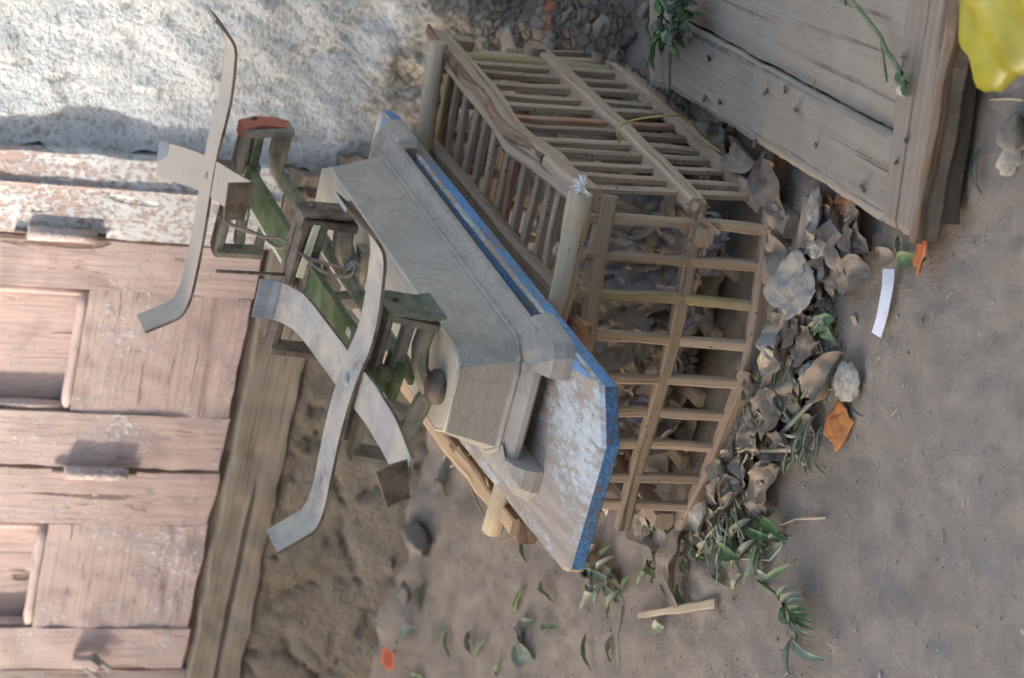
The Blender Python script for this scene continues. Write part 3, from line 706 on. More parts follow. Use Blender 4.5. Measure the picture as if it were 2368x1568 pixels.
lg = [vp(797, 522, lm), vp(792, 560, lm), vp(800, 595, lm), vp(824, 625, lm), vp(838, 660, lm), vp(838, 700, lm)]
obj('fulcrum_leg', MB().bar(lg, .028, .022, SU, jit=.2, step=.012), m_iron, o2)
obj('fulcrum_foot', MB().bar([vp(838, 700, lm), S(lm, -.035, .496)], .030, .026, SU, jit=.12, taper=(.9, 1.2)), m_iron, o2)
obj('fulcrum_leg', MB().bar([S(lm, .06, ZB), S(lm, .045, .497)], .022, .022, SU, jit=.1), m_iron, o2)
obj('bolt', MB().ball(vp(816, 618, lm-.022), (.011, .011, .011), .1, 2, 12, 8), m_boltm, o2)
o3, A, B, C, D = frame(lf, (572, 305), (502, 578), (668, 300), (594, 583), m_iron, m_red, .036, 'pan_frame', .8)
obj('knife_bar', MB().bar([vp(598, 312, lf), vp(565, 470, lf), vp(552, 560, lf)], .015, .018, SU, jit=.05), m_green2, o3)
obj('lower_arm', MB().bar([vp(645, 305, lf), vp(637, 350, lf), vp(640, 400, lf), vp(662, 445, lf), vp(675, 425, lf), vp(690, 395, lf)], .017, .014, SU, jit=.1, step=.012), m_iron, o3)
obj('stop_arm', MB().bar([vp(665, 440, lf-.05), vp(705, 442, lf-.05), vp(735, 448, lf-.05)], .016, .014, jit=.15), m_rust, o3)
# pointer and wire
pb = S(3.108, .022, ZB); pb = PL(672, 636, pb, Vector((0, -1, 0)))
obj('pointer', MB().bar([pb, PL(500, 627, pb, Vector((0, -1, 0)))], .0052, .0052, (1, 0, 0), 'round', .0), m_rust, scale)
def tube(pts, r, mat, parent, name='wire'):
    return obj(name, MB().bar(pts, r*2, r*2, (0.1, .2, 1), 'round', .05, step=.012), mat, parent)
def smooth(P, k=4):
    out = []
    for i in range(len(P)-1):
        p0, p1, p2, p3 = P[max(i-1, 0)], P[i], P[i+1], P[min(i+2, len(P)-1)]
        for j in range(k):
            t = j/k; out.append(.5*((2*p1)+(p2-p0)*t+(2*p0-5*p1+4*p2-p3)*t*t+(3*p1-p0-3*p2+p3)*t**3))
    return out+[P[-1]]
wp = [(505, 497), (530, 518), (570, 536), (604, 545), (640, 572), (668, 572), (700, 592), (760, 612), (800, 620)]
tube(smooth([G(x, y, .622-.004*i) for i, (x, y) in enumerate(wp)]), .0022, m_wire, scale)
wp2 = [(505, 500), (540, 522), (575, 533), (610, 548), (650, 552), (690, 580), (740, 625), (790, 640), (812, 636), (822, 620), (815, 606)]
tube(smooth([G(x, y, .624-.004*i) for i, (x, y) in enumerate(wp2)]), .0022, m_wire, scale)
# pan holders: two bent straps crossing, steel faces and dark rolled edges
def strap2(name, path, wv, th, m_face, mb=None):
    mb = MB(); mb.strap(path, wv, th)
    n = len(path)-1
    for k in range(n):
        for e in (1, 2, 3): mb.mi[k*4+e] = 1
    return obj(name, mb, [m_face, m_rust], scale)
def holder(pa, pb_, la, B0, Bdir, mA, mB, w, rv):
    P = smooth([PL(x, y, S(la, 0, .6), SU) for x, y in pa]); B0 = PL(*rv, S(la, 0, .6), SU)
    nb = Vector((Bdir.y, -Bdir.x, 0)).normalized()
    Q = smooth([PL(x, y, B0, nb) for x, y in pb_])
    Q = [q-ZV*.001 for q in Q]
    b = strap2('pan_strap', Q, nb*w, .0045, mB)
    r = PL(*rv, S(la, 0, .6), SU)
    dz = .0055; P = [p+ZV*dz for p in P]
    a = strap2('pan_strap', P, -SU*w, .0045, mA)
    obj('rivet', MB().ball(r+ZV*(dz+.003), (.008, .008, .003), .05, 1, 10, 6), m_boltm, a)
    return P, Q
NA = [(795, 466), (840, 505), (876, 552), (884, 590), (880, 640), (871, 710), (853, 785), (825, 850), (800, 925), (780, 1000), (763, 1080), (748, 1150), (728, 1198), (694, 1222), (638, 1254)]
NB_ = [(591, 689), (634, 694), (664, 705), (700, 730), (755, 801), (808, 872), (856, 933), (876, 966), (905, 1015), (930, 1078), (941, 1106)]
PA, PB = holder(NA, NB_, 2.785, S(2.785, -.017, .63), SU, m_steel, m_steel, .056, (815, 880))
FA = [(496, 33), (520, 60), (541, 95), (541, 140), (533, 210), (520, 270), (503, 335), (490, 405), (478, 480), (466, 550), (452, 620), (438, 675), (418, 712), (384, 730), (334, 750)]
FB = [(366, 366), (412, 380), (450, 393), (490, 412), (530, 438), (566, 460), (576, 464)]
PA2, PB2 = holder(FA, FB, 3.455, S(3.455, .018, .63), (SU*.26+SP*.08).normalized(), m_steel_far, m_steel_far, .056, (490, 410))
def flap(q, h, lean): obj('upturned_flap', MB().strap([q, q+(ZV*.5*h+lean*.35), q+ZV*h+lean], SP*.056, .004), m_rust, scale)
flap(PB[-1]-SU*.002, .033, SP*.014-SU*.004); flap(PB2[-1]-SU*.002, .036, SP*.002-SU*.003)
obj('strap_tip', MB().strap([PB[0]-Vector((0, .004, -.002)), PB[3]-Vector((0, .003, -.003)), PB[5]+Vector((0, -.002, .0035))], SP*.0565, .002), m_steel_end, scale)
obj('strap_tip', MB().strap([PB2[0]-Vector((0, .004, -.001)), PB2[2]-Vector((0, .004, 0))], SP*.0565, .002), m_steel_end, scale)
for (l, P) in ((ln, PA), (lf, PA2)):
    zc = min(P, key=lambda q: abs((q-S(l, 0, .6)).dot(SP))).z
    obj('holder_post', MB().bar([S(l, 0, ZB-.02), S(l, 0, zc-.005)], .016, .020, SU, jit=.05), m_iron, scale)
# ------------------------------------------------------------------ old wooden door lying as a low table
zp = .058
pt = thing('wooden_panel', 'old weathered frame-and-panel door lying flat on a cracked beam, beside the crate', 'panel', G(2000, 300, 0))
def quadplank(name, px, z0, z1, mat, grain, parent=pt, jit=.002, n=(14, 24), tilt=0):
    P00, P10, P11, P01 = [G(x, y, zp) for x, y in px]; mb = MB(); sd = R(0, 40)
    Lu = (P10-P00).length; Lv = (P01-P00).length
    def f(u, v):
        p = P00*(1-u)*(1-v)+P10*u*(1-v)+P11*u*v+P01*(1-u)*v
        e = .0035*nz((u*9+sd, v*9, 0), 1)+.002*nz((u*40, v*40, sd), 1)
        if u in (0, 1): p = p+(P10-P00).normalized()*e
        if v in (0, 1): p = p+(P01-P00).normalized()*e
        edge = min(u*Lu, (1-u)*Lu, v*Lv, (1-v)*Lv)
        p.z = zp+z1+jit*fbm((u*Lu, v*Lv, sd), 9)-.004*sstep(.006, 0, edge); return p
    uvf = (lambda u, v: (v*Lv, u*Lu)) if grain == 'v' else (lambda u, v: (u*Lu, v*Lv))
    mb.grid(f, n[0], n[1], uvf, sm=False)
    h = z1-z0
    for u in (0, 1): mb.grid(lambda q, v: f(u, v)-ZV*h*q, 1, n[1], lambda q, v: (v*Lv, q*h), sm=False)
    for v in (0, 1): mb.grid(lambda u, q: f(u, v)-ZV*h*q, n[0], 1, lambda u, q: (u*Lu, q*h), sm=False)
    return obj(name, mb, mat, parent)
quadplank('front_rail', ((2041, 512), (2122, 556), (2286, -330), (2136, -330)), -.022, .004, m_rail, 'v', n=(12, 50))
quadplank('stile', ((1546, 203), (2038, 512), (2066, 312), (1558, 40)), -.022, .002, m_panel, 'u', n=(50, 14))
quadplank('inner_panel', ((1560, 36), (2069, 308), (2134, -330), (1590, -330)), -.022, -.006, m_panel, 'u', n=(50, 14))
quadplank('back_rail', ((1500, 197), (1543, 206), (1556, -330), (1496, -330)), -.022, .003, m_panel, 'v', n=(8, 40))
rt0, rt1 = G(2121, 552, zp), G(2221, 0, zp)
obj('rotted_edge', MB().bar([rt0+Vector((-.004, .004, .001)), rt0.lerp(rt1, .5)+Vector((-.003, .004, .002)), rt1.lerp(rt0, -.6)+Vector((-.004, .004, .001))], .016, .012, jit=.35, step=.015, wob=.006), m_rot, pt)
obj('underside_batten', MB().bar([G(1600, 190, .016), G(1600, -300, .016)], .045, .038), m_beam, pt)
bmp = MB(); bp0 = G(2176, 514, .018); bp1 = G(2234, 60, .018); bdir = (bp1-bp0).normalized()
bmp.bar([bp0, bp1, bp0+bdir*.95], .036, .034, kind='rect', jit=.05, ch=.12, wob=.003)
tag(obj('wooden_beam', bmp, m_beam), 'dark cracked square beam on the ground, propping the front of the flat wooden door', 'beam')
# ------------------------------------------------------------------ plastic net on the rubble
def build_net():
    mb = MB(); hx = .0115; ctrp = G(1400, 110, .05); e1 = (G(1640, 280, 0)-G(1180, 60, 0)); e1.z = 0; e1.normalize(); e2 = Vector((-e1.y, e1.x, 0))
    def node(a, b):
        p = ctrp+e1*a+e2*b; p.z = gz(p.x, p.y)+.022+.016*fbm((p.x, p.y, 3), 9); p.x += .004*nz((a, b, 1), 22); p.y += .004*nz((a, b, 5), 22); return p
    seen_e = set()
    for i in range(-34, 15):
        for j in range(-16, 22):
            cxh = i*hx*1.5; cyh = (j+(i % 2)*.5)*hx*1.732
            if fbm((cxh, cyh, 0), 6) > .32 or abs(cyh+.02*nz((cxh, 0, 0), 9)) > .15: continue
            if (node(cxh, cyh)-P0).dot(Nw) < .03: continue
            V6 = [(cxh+hx*math.cos(k*math.pi/3), cyh+hx*math.sin(k*math.pi/3)) for k in range(6)]
            for k in range(6):
                a, b = V6[k], V6[(k+1) % 6]; key = tuple(sorted([(round(a[0]*1e4), round(a[1]*1e4)), (round(b[0]*1e4), round(b[1]*1e4))]))
                if key in seen_e: continue
                seen_e.add(key); mb.bar([node(*a), node(*b)], .0028, .0022, step=1, jit=0)
    tag(obj('plastic_net', mb, m_net), 'torn black hexagonal netting draped over the rubble behind the crate', 'net')
build_net()
# ------------------------------------------------------------------ rocks and rubble
def rock(x, y, r, label, mat=m_rock, sq=(1, .8, .6), grp='stones in the rubble', dz=.0, rot=None):
    p = g(x, y); mb = MB(); mb.ball((0, 0, 0), (r*sq[0], r*sq[1], r*sq[2]), .30, 1.8, 24, 16, sm=True)
    cuts = [(Vector((R(-1, 1), R(-1, 1), R(-1, 1))).normalized(), R(.62, .9)) for _ in range(11)]
    for v in mb.v:
        for nn, dd in cuts:
            u_ = Vector((v.x/(r*sq[0]), v.y/(r*sq[1]), v.z/(r*sq[2]))); e = u_.dot(nn)-dd
            if e > 0: u_ -= nn*e; v.x, v.y, v.z = u_.x*r*sq[0], u_.y*r*sq[1], u_.z*r*sq[2]
    a = R(0, 6) if rot is None else rot
    for v in mb.v:
        q = Vector((v.x*math.cos(a)-v.y*math.sin(a), v.x*math.sin(a)+v.y*math.cos(a), v.z)); v.x, v.y, v.z = p.x+q.x, p.y+q.y, p.z+q.z+r*sq[2]*.45+dz
    tag(obj('stone', mb, mat), label, 'stone', grp)
rock(975, 1245, .045, 'long rounded dusty stone at the foot of the step', sq=(1.2, .6, .55), rot=1.2)
rock(940, 1370, .024, 'small dusty stone beside the long rounded one', rot=.5)
rock(905, 1300, .020, 'small stone half buried at the step, left of the long one')
rock(1225, 60, .026, 'pale lump of fallen plaster at the wall foot', m_rock)
rock(1280, 15, .020, 'broken brick bit on the rubble at the top of the pile', m_brick)
rock(1275, 55, .018, 'red brick chip under the net', m_brick)
rock(1330, 40, .026, 'grey lump of mortar on the rubble')
rock(1400, 60, .022, 'rounded grey stone under the netting')
rock(1190, 95, .028, 'pale chip of plaster leaning on the wall')
rock(1430, 130, .018, 'stone behind the crate beside the net edge')
rock(1580, 230, .02, 'dark dusty clod between the crate and the flat door')
rock(1640, 300, .02, 'dusty clod in the gap below the flat door')
rock(1680, 340, .028, 'small clod in the gap, nearest the grey husk')
rock(2345, 365, .024, 'cream dry crust stone near the yellow bag', m_bread)
rock(2350, 315, .03, 'brown clod near the yellow bag', m_rock)
rock(880, 1420, .018, 'small grey stone near the red card')
rock(850, 1450, .03, 'flat stone at the step above the red card')
rock(1020, 1120, .018, 'small clod close to the split rail')
for k in range(24):
    rock(R(1190, 1560), R(-60, 150), R(.008, .022), 'small loose stone in the rubble heap between wall and flat door', random.choice([m_rock, m_rock, m_mud]), grp='rubble stones behind the crate')
peb = MB()
for k in range(1900):
    x, y = R(-.95, .85), R(2.2, 4.5); r = R(.0007, .0019)*(2.2 if R(0, 1) < .05 else 1); z = gz(x, y)
    peb.ball((x, y, z+r*.3), (r*R(.7, 1.3), r*R(.7, 1.3), r*.7), .3, 2, 6, 4)
pal = MB()
for k in range(1300):
    x, y = R(-.95, .85), R(2.2, 4.5); r = R(.0008, .0022)*(1.9 if R(0, 1) < .05 else 1)
    pal.ball((x, y, gz(x, y)+r*.35), (r*R(.7, 1.4), r*R(.7, 1.3), r*.7), .3, 2, 6, 4)
tag(obj('gravel', pal, m_pale, loc=(0, 0, 0)), kind='stuff', label='pale chips of grit scattered over the dusty ground', cat='gravel')
chf = MB()
for k in range(240):
    x, y = R(-.9, .8), R(2.25, 4.4); an = R(0, 6.28); L = R(.004, .016); a = Vector((x, y, gz(x, y)+.0015)); b2 = Vector((x+math.cos(an)*L, y+math.sin(an)*L, 0)); b2.z = gz(b2.x, b2.y)+.002
    chf.bar([a, b2], R(.0008, .002), .001, step=1)
tag(obj('chaff', chf, m_straw, loc=(0, 0, 0)), kind='stuff', label='bits of chopped straw in the dust', cat='straw')
tag(obj('gravel', peb, m_grit, loc=(0, 0, 0)), kind='stuff', label='tiny grit scattered over the dusty ground', cat='gravel')
# ------------------------------------------------------------------ litter
def leaf(name, p, q, w, mat, label, grp=None, curl=.6, arch=.15, cat='leaf', lift=.004, twist=0, nu=12, nv=6, parent=None):
    mb = MB(); ax = q-p; L = ax.length; t = ax.normalized(); sx = t.cross(Vector((0, 0, 1))).normalized(); sy = sx.cross(t); sd = R(0, 50)
    def f(u, v):
        wd_ = w/2*(math.sin(math.pi*min(1, u**.8*.96+.02))**.75)
        k = (v-.5)*2; an = k*curl*math.pi/1.1
        rr = wd_/max(.25, curl*math.pi/1.1) if curl > .05 else 0
        xx = rr*math.sin(an) if curl > .05 else wd_*k; yy = rr*(1-math.cos(an)) if curl > .05 else 0
        tw = twist*(u-.5); xx, yy = xx*math.cos(tw)-yy*math.sin(tw), xx*math.sin(tw)+yy*math.cos(tw)
        return p+ax*u+sx*(xx+w*.22*nz((u*2.5, sd, 0), 1))+sy*(yy+lift+arch*L*math.sin(math.pi*u)+w*.16*nz((u*5, v*3, sd), 1))
    mb.grid(f, nu, nv, lambda u, v: (u*.6, v*.6))
    b = len(mb.v)
    return (obj(name, mb, mat, parent) if parent else tag(obj(name, mb, mat), label, cat, grp))
def sheet(name, c, sx, sy, rot, mat, label, cat='leaf', grp=None, amp=.35, fold=.6, tilt=(0, 0), tb=0, box=False, nu=16, nv=14, frag=.25, sc=1.6, thick=.0):
    c = Vector(c); sd = R(0, 90); bo = [R(0, .03) for _ in range(5)]; mb = MB(); ca, sa = math.cos(rot), math.sin(rot); s0 = (sx+sy)/2
    def f(u, v):
        a = u*2-1; b = v*2-1
        r = 1+frag*nz((a*1.4, b*1.4, sd), 1)+.05*nz((a*5, b*5, sd), 1)
        e = max(abs(a), abs(b)); l = math.hypot(a, b)
        if l > 1e-6: a, b = a*e/l*(.75+.25*l/e), b*e/l*(.75+.25*l/e)
        x = a*sx/2*r; y = b*sy/2*r
        rg = 1-abs(noise.noise(Vector((a*2.2, b*2.2, sd+9))))*3.2
        z = s0*amp*(.55*noise.noise(Vector((a*sc, b*sc, sd)))+.22*max(-.4, rg)+.04*nz((a*5, b*5, sd), 1)) + s0*fold*.42*(max(0, a*math.cos(sd)+b*math.sin(sd)-.15)**1.5)*1.6
        z += x*tilt[0]+y*tilt[1]
        q = Vector((x*ca-y*sa, x*sa+y*ca, z)); q.z += tb*(q.x*BV.x+q.y*BV.y); q = c+q
        if box: q.z += .011*(.35-abs(noise.noise(Vector((a*4.2, b*4.2, sd+3))))*2.2)
        if box:                                   # pressed against the slats from inside
            r_ = q-CR; w = r_.dot(AV); d = r_.dot(BV); w2 = min(.470-bo[0]+.006*nz(q, 40), max(.020+bo[1]+.006*nz(q, 40), w)); d2 = min(.54-bo[2], max(.024+bo[3]+.008*nz(q, 40), d)); z2 = max(.012+bo[4]*.5+.006*nz(q, 25), min(.262-bo[0]+.008*nz(q, 30), q.z))
            q = CR+AV*w2+BV*d2+ZV*z2
        return q
    mb.grid(f, nu, nv, lambda u, v: (u*.8, v*.8))
    zmin = min(v.z for v in mb.v)
    o = obj(name, mb, mat)
    if thick:
        md = o.modifiers.new('t', 'SOLIDIFY'); md.thickness = thick
    return tag(o, label, cat, grp)
def sag(x, y, z=.01): p = g(x, y); p.z += z; return p
# sacks and husks lying inside the crate
INS = [((.06, .12, .05), .20, .16, .3, m_sack, 'brown crumpled paper sack inside the crate at its near right corner', .35),
       ((.12, .05, .09), .10, .22, .5, m_sack2, 'lavender-grey paper flap standing behind the right front slats', 1.0),
       ((.07, .04, .17), .09, .16, .2, m_sack, 'creased brown paper fold just behind the top right of the front slats', 1.1),
       ((.03, .06, .06), .12, .15, .9, m_sack2, 'pale flaking sack piece at the bottom right inside the crate', .4),
       ((.17, .10, .08), .16, .20, 1.1, m_sack, 'brown paper sheet lying across the middle of the crate', .4),
       ((.20, .04, .06), .11, .10, .1, m_sack2, 'small grey flaking paper wad behind the fourth front slat', .6),
       ((.24, .08, .12), .14, .18, .7, m_sack, 'large brown leaf-like paper standing in the crate under the board edge', .9),
       ((.26, .05, .05), .12, .12, 1.9, m_sack2, 'grey paper twist low in the crate behind the middle rail', .5),
       ((.31, .09, .09), .15, .14, .4, m_sack, 'dull brown paper bent double inside the crate, left of centre', .8),
       ((.33, .05, .05), .10, .10, .4, m_sack2, 'lavender scrap of sack low at the left inside the crate', .6),
       ((.38, .08, .06), .12, .10, .8, m_sack, 'brown curled paper at the far left inside the crate', .7),
       ((.15, .30, .06), .26, .22, .2, m_sack, 'brown sack lying deep inside the crate below the top slats', .3),
       ((.30, .32, .06), .24, .22, .9, m_sack, 'dusty brown paper in the back of the crate under the board', .3),
       ((.05, .35, .05), .16, .22, .9, m_ld[1], 'dark dry husk in the back right of the crate', .3)]
HEAP = [((.07, .13, .10), .19, .24, m_sack, 'dusty brown paper sack filling the right end of the crate'), ((.20, .14, .10), .20, .24, m_sack, 'dusty brown sack sloping up behind the middle front slats'),
        ((.33, .15, .08), .18, .22, m_sack, 'dusty brown sack under the board inside the crate'), ((.42, .12, .05), .13, .18, m_sack, 'low brown paper at the left end of the crate'),
        ((.10, .36, .10), .22, .22, m_ld[0], 'brown dry leaf mass in the back right of the crate')]
for (w, d, z), sx, sy, mt, lb in HEAP:
    sheet('paper_sack', Cp(w, d+.015, z), sx*1.3, sy*1.4, -.433+R(-.2, .2), mt, lb, 'paper', 'paper and sacking inside the crate', amp=.20, fold=.15, tb=.5, box=True, nu=44, nv=44, sc=2.6)
INS += [((.05, .03, .05), .10, .12, 2.9, m_sack2, 'pale flaking paper leaning on the lowest rail at the right end of the crate', .9), ((.14, .03, .05), .12, .10, .2, m_sack, 'brown paper flap low behind the third front slat', .9),
        ((.24, .02, .05), .10, .10, 1.2, m_ld[0], 'brown curled leaf low behind the fifth front slat', .9), ((.10, .05, .13), .10, .10, 2.0, m_ld[0], 'brown dry leaf above the flaking paper, behind the second slat', .8)]
for (w, d, z), sx, sy, rt_, mt, lb, ti in INS:
    sheet('paper_sack', Cp(w+.01, d+.05, z+.02), sx*.9, sy*.8, rt_+2.7, mt, lb, 'paper', 'paper and sacking inside the crate', amp=.30, fold=.45, tilt=(R(-.15, .15), R(-.15, .15)), tb=.35+ti*.5, box=True, nu=30, nv=28)
for k in range(16):
    p = Cp(R(.03, .46), R(.012, .05), R(.03, .15)); q = p+AV*R(-.05, .05)+BV*R(0, .05)+ZV*R(-.03, .04)
    leaf('dry_leaf', p, q, R(.03, .055), random.choice([m_ld[0], m_ld[1], m_ld[0], m_ld[2], m_sack2]), 'dry curled leaf caught behind the front slats inside the crate', 'dry leaves inside the crate', R(.2, .6), R(.05, .2), 'dry leaf', twist=R(-1, 1))
# litter in front of the crate; x,y are sight lines, size in metres
LT = [(1815, 432, .085, .060, .2, m_ld[1], 'dark grey folded husk under the flat door corner', .02), (1905, 495, .050, .065, .4, m_bread, 'pale crusty bread slab between the crate and the flat door', .012),
      (1915, 560, .040, .05, .9, m_bread, 'second crumbly bread slab, lying against dark husks', .012), (1955, 520, .055, .05, 1.3, m_ld[1], 'dark dry leaf beside the bread slabs', .012),
      (1990, 570, .06, .055, .7, m_ld[0], 'brown dry leaf under the grey dried cabbage leaf', .01), (1875, 665, .075, .085, .3, m_ld[3], 'big stiff grey-blue dried leaf before the crate', .02),
      (1930, 640, .05, .05, 2.1, m_ld[1], 'black-edged dry leaf behind the stiff grey one', .015), (1965, 610, .055, .06, .5, m_ld[0], 'folded brown leaf pile by the white strip', .012),
      (2000, 640, .045, .07, 1.0, m_ld[1], 'dark curled leaf end left of the white strip', .01), (1850, 760, .06, .05, .8, m_ld[0], 'wrinkled brown leaf close to the base stick', .015),
      (1830, 800, .04, .05, .3, m_ld[3], 'silvery curled husk by the base stick', .015), (1880, 790, .05, .05, 1.6, m_ld[0], 'brown crumpled leaf below the star-shaped green one', .012),
      (1805, 845, .045, .04, .4, m_ld[2], 'tan ragged husk near the middle of the base stick', .015), (1890, 860, .028, .032, .4, m_bread, 'bright cream crumb of bread with an orange edge', .012),
      (1980, 885, .038, .05, .2, m_bread, 'round grey bread crust on bare ground', .01), (1930, 880, .05, .085, .5, m_ld[0], 'long brown husk between the two pale crusts', .012),
      (1850, 900, .06, .08, .2, m_ld[0], 'broad dusty leaf lying flat beside the green pods', .006), (1800, 960, .06, .05, 1.0, m_ld[0], 'brown dry leaf under the twig', .01),
      (1770, 1010, .05, .05, .3, m_ld[1], 'dark crumpled leaf at the end of the base stick', .012), (1745, 1060, .05, .045, .9, m_ld[2], 'torn tan husk with ribs beside the crate corner', .015),
      (1740, 1100, .046, .05, .3, m_ld[3], 'white papery lump of garlic skin in the litter', .014), (1690, 1105, .04, .05, .2, m_ld[2], 'striped palm husk leaning on the lower rail', .015),
      (1800, 1120, .055, .07, .4, m_ld[0], 'large curled brown leaf on top of the litter', .014), (1780, 1150, .05, .05, 2.0, m_ld[0], 'smooth brown leaf at the edge of the litter', .010),
      (1720, 1150, .04, .05, 1.4, m_ld[1], 'dark shredded husk in the litter', .012), (1640, 1200, .05, .04, .7, m_ld[3], 'whitish dry onion skin at the corner of the crate', .012),
      (1545, 1235, .075, .04, 2.2, m_ld[3], 'torn white skin strip at the left crate corner', .012), (1500, 1205, .06, .05, 2.6, m_ld[2], 'pale shredded paper skin under the crate corner', .014),
      (1380, 1290, .05, .05, .3, m_ld[2], 'dry curled tan leaf below the board tip', .012), (1590, 1310, .04, .10, 1.9, m_ld[0], 'long bent brown husk left of the crate', .010),
      (1820, 590, .05, .05, .2, m_ld[0], 'brown scrap between base stick and grey husk', .012), (1700, 330, .05, .05, .6, m_ld[1], 'dark husk in the gap between crate and flat door', .015),
      (1745, 370, .06, .045, .6, m_ld[0], 'frayed dry leaf in the gap between crate and flat door', .02), (1985, 480, .05, .04, .6, m_ld[0], 'grey-brown leaf touching the flat door edge', .012),
      (2010, 540, .06, .05, .4, m_ld[1], 'dark wrinkled leaf left of the flat door corner', .01), (1760, 900, .04, .04, 1.0, m_ld[1], 'small dark leaf behind the base stick', .01),
      (1880, 1000, .05, .04, 2.2, m_ld[0], 'thin brown leaf under the green pods', .006), (1820, 1040, .05, .05, .2, m_ld[1], 'dark leaf scrap under the twigs', .006)]
for x, y, sx, sy, rt_, mt, lb, z in LT:
    if mt is m_bread:
        mb = MB(); mb.ball((0, 0, 0), (sx*.55, sy*.55, .008), .30, 2.2, 28, 14); c = sag(x, y, z+.004); a = R(0, 6)
        for v in mb.v:
            v += v.normalized()*.0035*noise.noise(v*160+Vector((x, 0, 0))); q = Vector((v.x*math.cos(a)-v.y*math.sin(a), v.x*math.sin(a)+v.y*math.cos(a), v.z+v.x*.25))
            v.x, v.y, v.z = c.x+q.x, c.y+q.y, c.z+q.z
        tag(obj('bread_piece', mb, m_bread), lb, 'bread', 'stale scraps in the litter'); continue
    if max(sx, sy) < .078 or mt is not m_ld[3]:
        L = max(sx, sy)*R(1.15, 1.35); a = R(0, 6.28); c = sag(x, y, z*.5+.003); h = Vector((math.cos(a), math.sin(a), R(-.06, .06)))*L*.5
        leaf('dry_leaf', c-h, c+h, min(sx, sy)*R(1.1, 1.5), mt, lb, 'dry litter before the crate', R(.12, .5), R(.0, .12), 'dry leaf', lift=R(.002, .008), twist=R(-.7, .7), nu=20, nv=10); continue
    cat, nm = 'dry leaf', 'dry_leaf'
    sheet(nm, sag(x, y, z+.006), sx*1.0, sy*1.0, rt_*2, mt, lb, cat, 'dry litter before the crate', amp=.16 if mt is not m_bread else .22, fold=.25 if mt is not m_bread else .1, tilt=(R(-.2, .2), R(-.2, .2)), nu=22, nv=20, sc=1.6 if mt is not m_bread else 5, thick=.0008 if mt is not m_bread else .009)
def band(y): return 1893-.30*(y-480) if y < 900 else 1767-.52*(y-900)
for k in range(165):
    y = R(560, 1240); x = band(y)+12+abs(random.gauss(0, 48))
    p = g(x, y); an = R(0, 6.28); L = R(.016, .050); q = p+Vector((math.cos(an)*L, math.sin(an)*L, R(0, .012)))
    leaf('dry_leaf', p, q, L*R(.35, .65), random.choice([m_ld[0], m_ld[0], m_ld[1], m_ld[2]]), 'small broken dry leaf lost in the litter heap before the crate', 'dry leaf bits in the litter heap', R(.15, .7), R(.0, .14), 'dry leaf', lift=R(.002, .010), twist=R(-1, 1), nu=9, nv=5)
crm = MB()
for k in range(900):
    y = R(540, 1290); x = band(y)+8+abs(random.gauss(0, 58)); p = g(x, y, R(.001, .006)); a = R(0, 6.28); L = R(.003, .012); w = L*R(.25, .7); zz = R(-.003, .004)
    ux = Vector((math.cos(a)*L, math.sin(a)*L, zz)); uy = Vector((-math.sin(a)*w, math.cos(a)*w, R(-.003, .003))); b = len(crm.v)
    crm.v += [p-ux, p-uy+ZV*R(0, .003), p+ux, p+uy]; crm.face((b, b+1, b+2, b+3), [(0, 0), (.3, 0), (.3, .3), (0, .3)], random.choice([0, 0, 1, 2, 3]), True)
tag(obj('leaf_crumbs', crm, [m_ld[0], m_ld[1], m_lg[3], m_ld[2]], loc=(0, 0, 0)), 'crumbled dry leaf bits covering the ground before the crate', 'leaf litter', kind='stuff')
for k in range(34):
    y = R(820, 1260); x = band(y)+10+abs(random.gauss(0, 45)); p = g(x, y, .008); an = R(0, 6.28); L = R(.03, .10)
    m_ = p+Vector((math.cos(an)*L*.5, math.sin(an)*L*.5, R(.0, .012))); an += R(-.5, .5)
    tag(obj('stem', MB().bar([p, m_, m_+Vector((math.cos(an)*L*.5, math.sin(an)*L*.5, R(-.008, .006)))], R(.0025, .0045), .003, kind='round', jit=.2, step=.02, taper=(1.2, .7)), random.choice([m_lg[3], m_straw, m_lg[0], m_lg[3]])), 'thin loose plant stem among the litter before the crate', 'stem', 'loose stems in the litter')
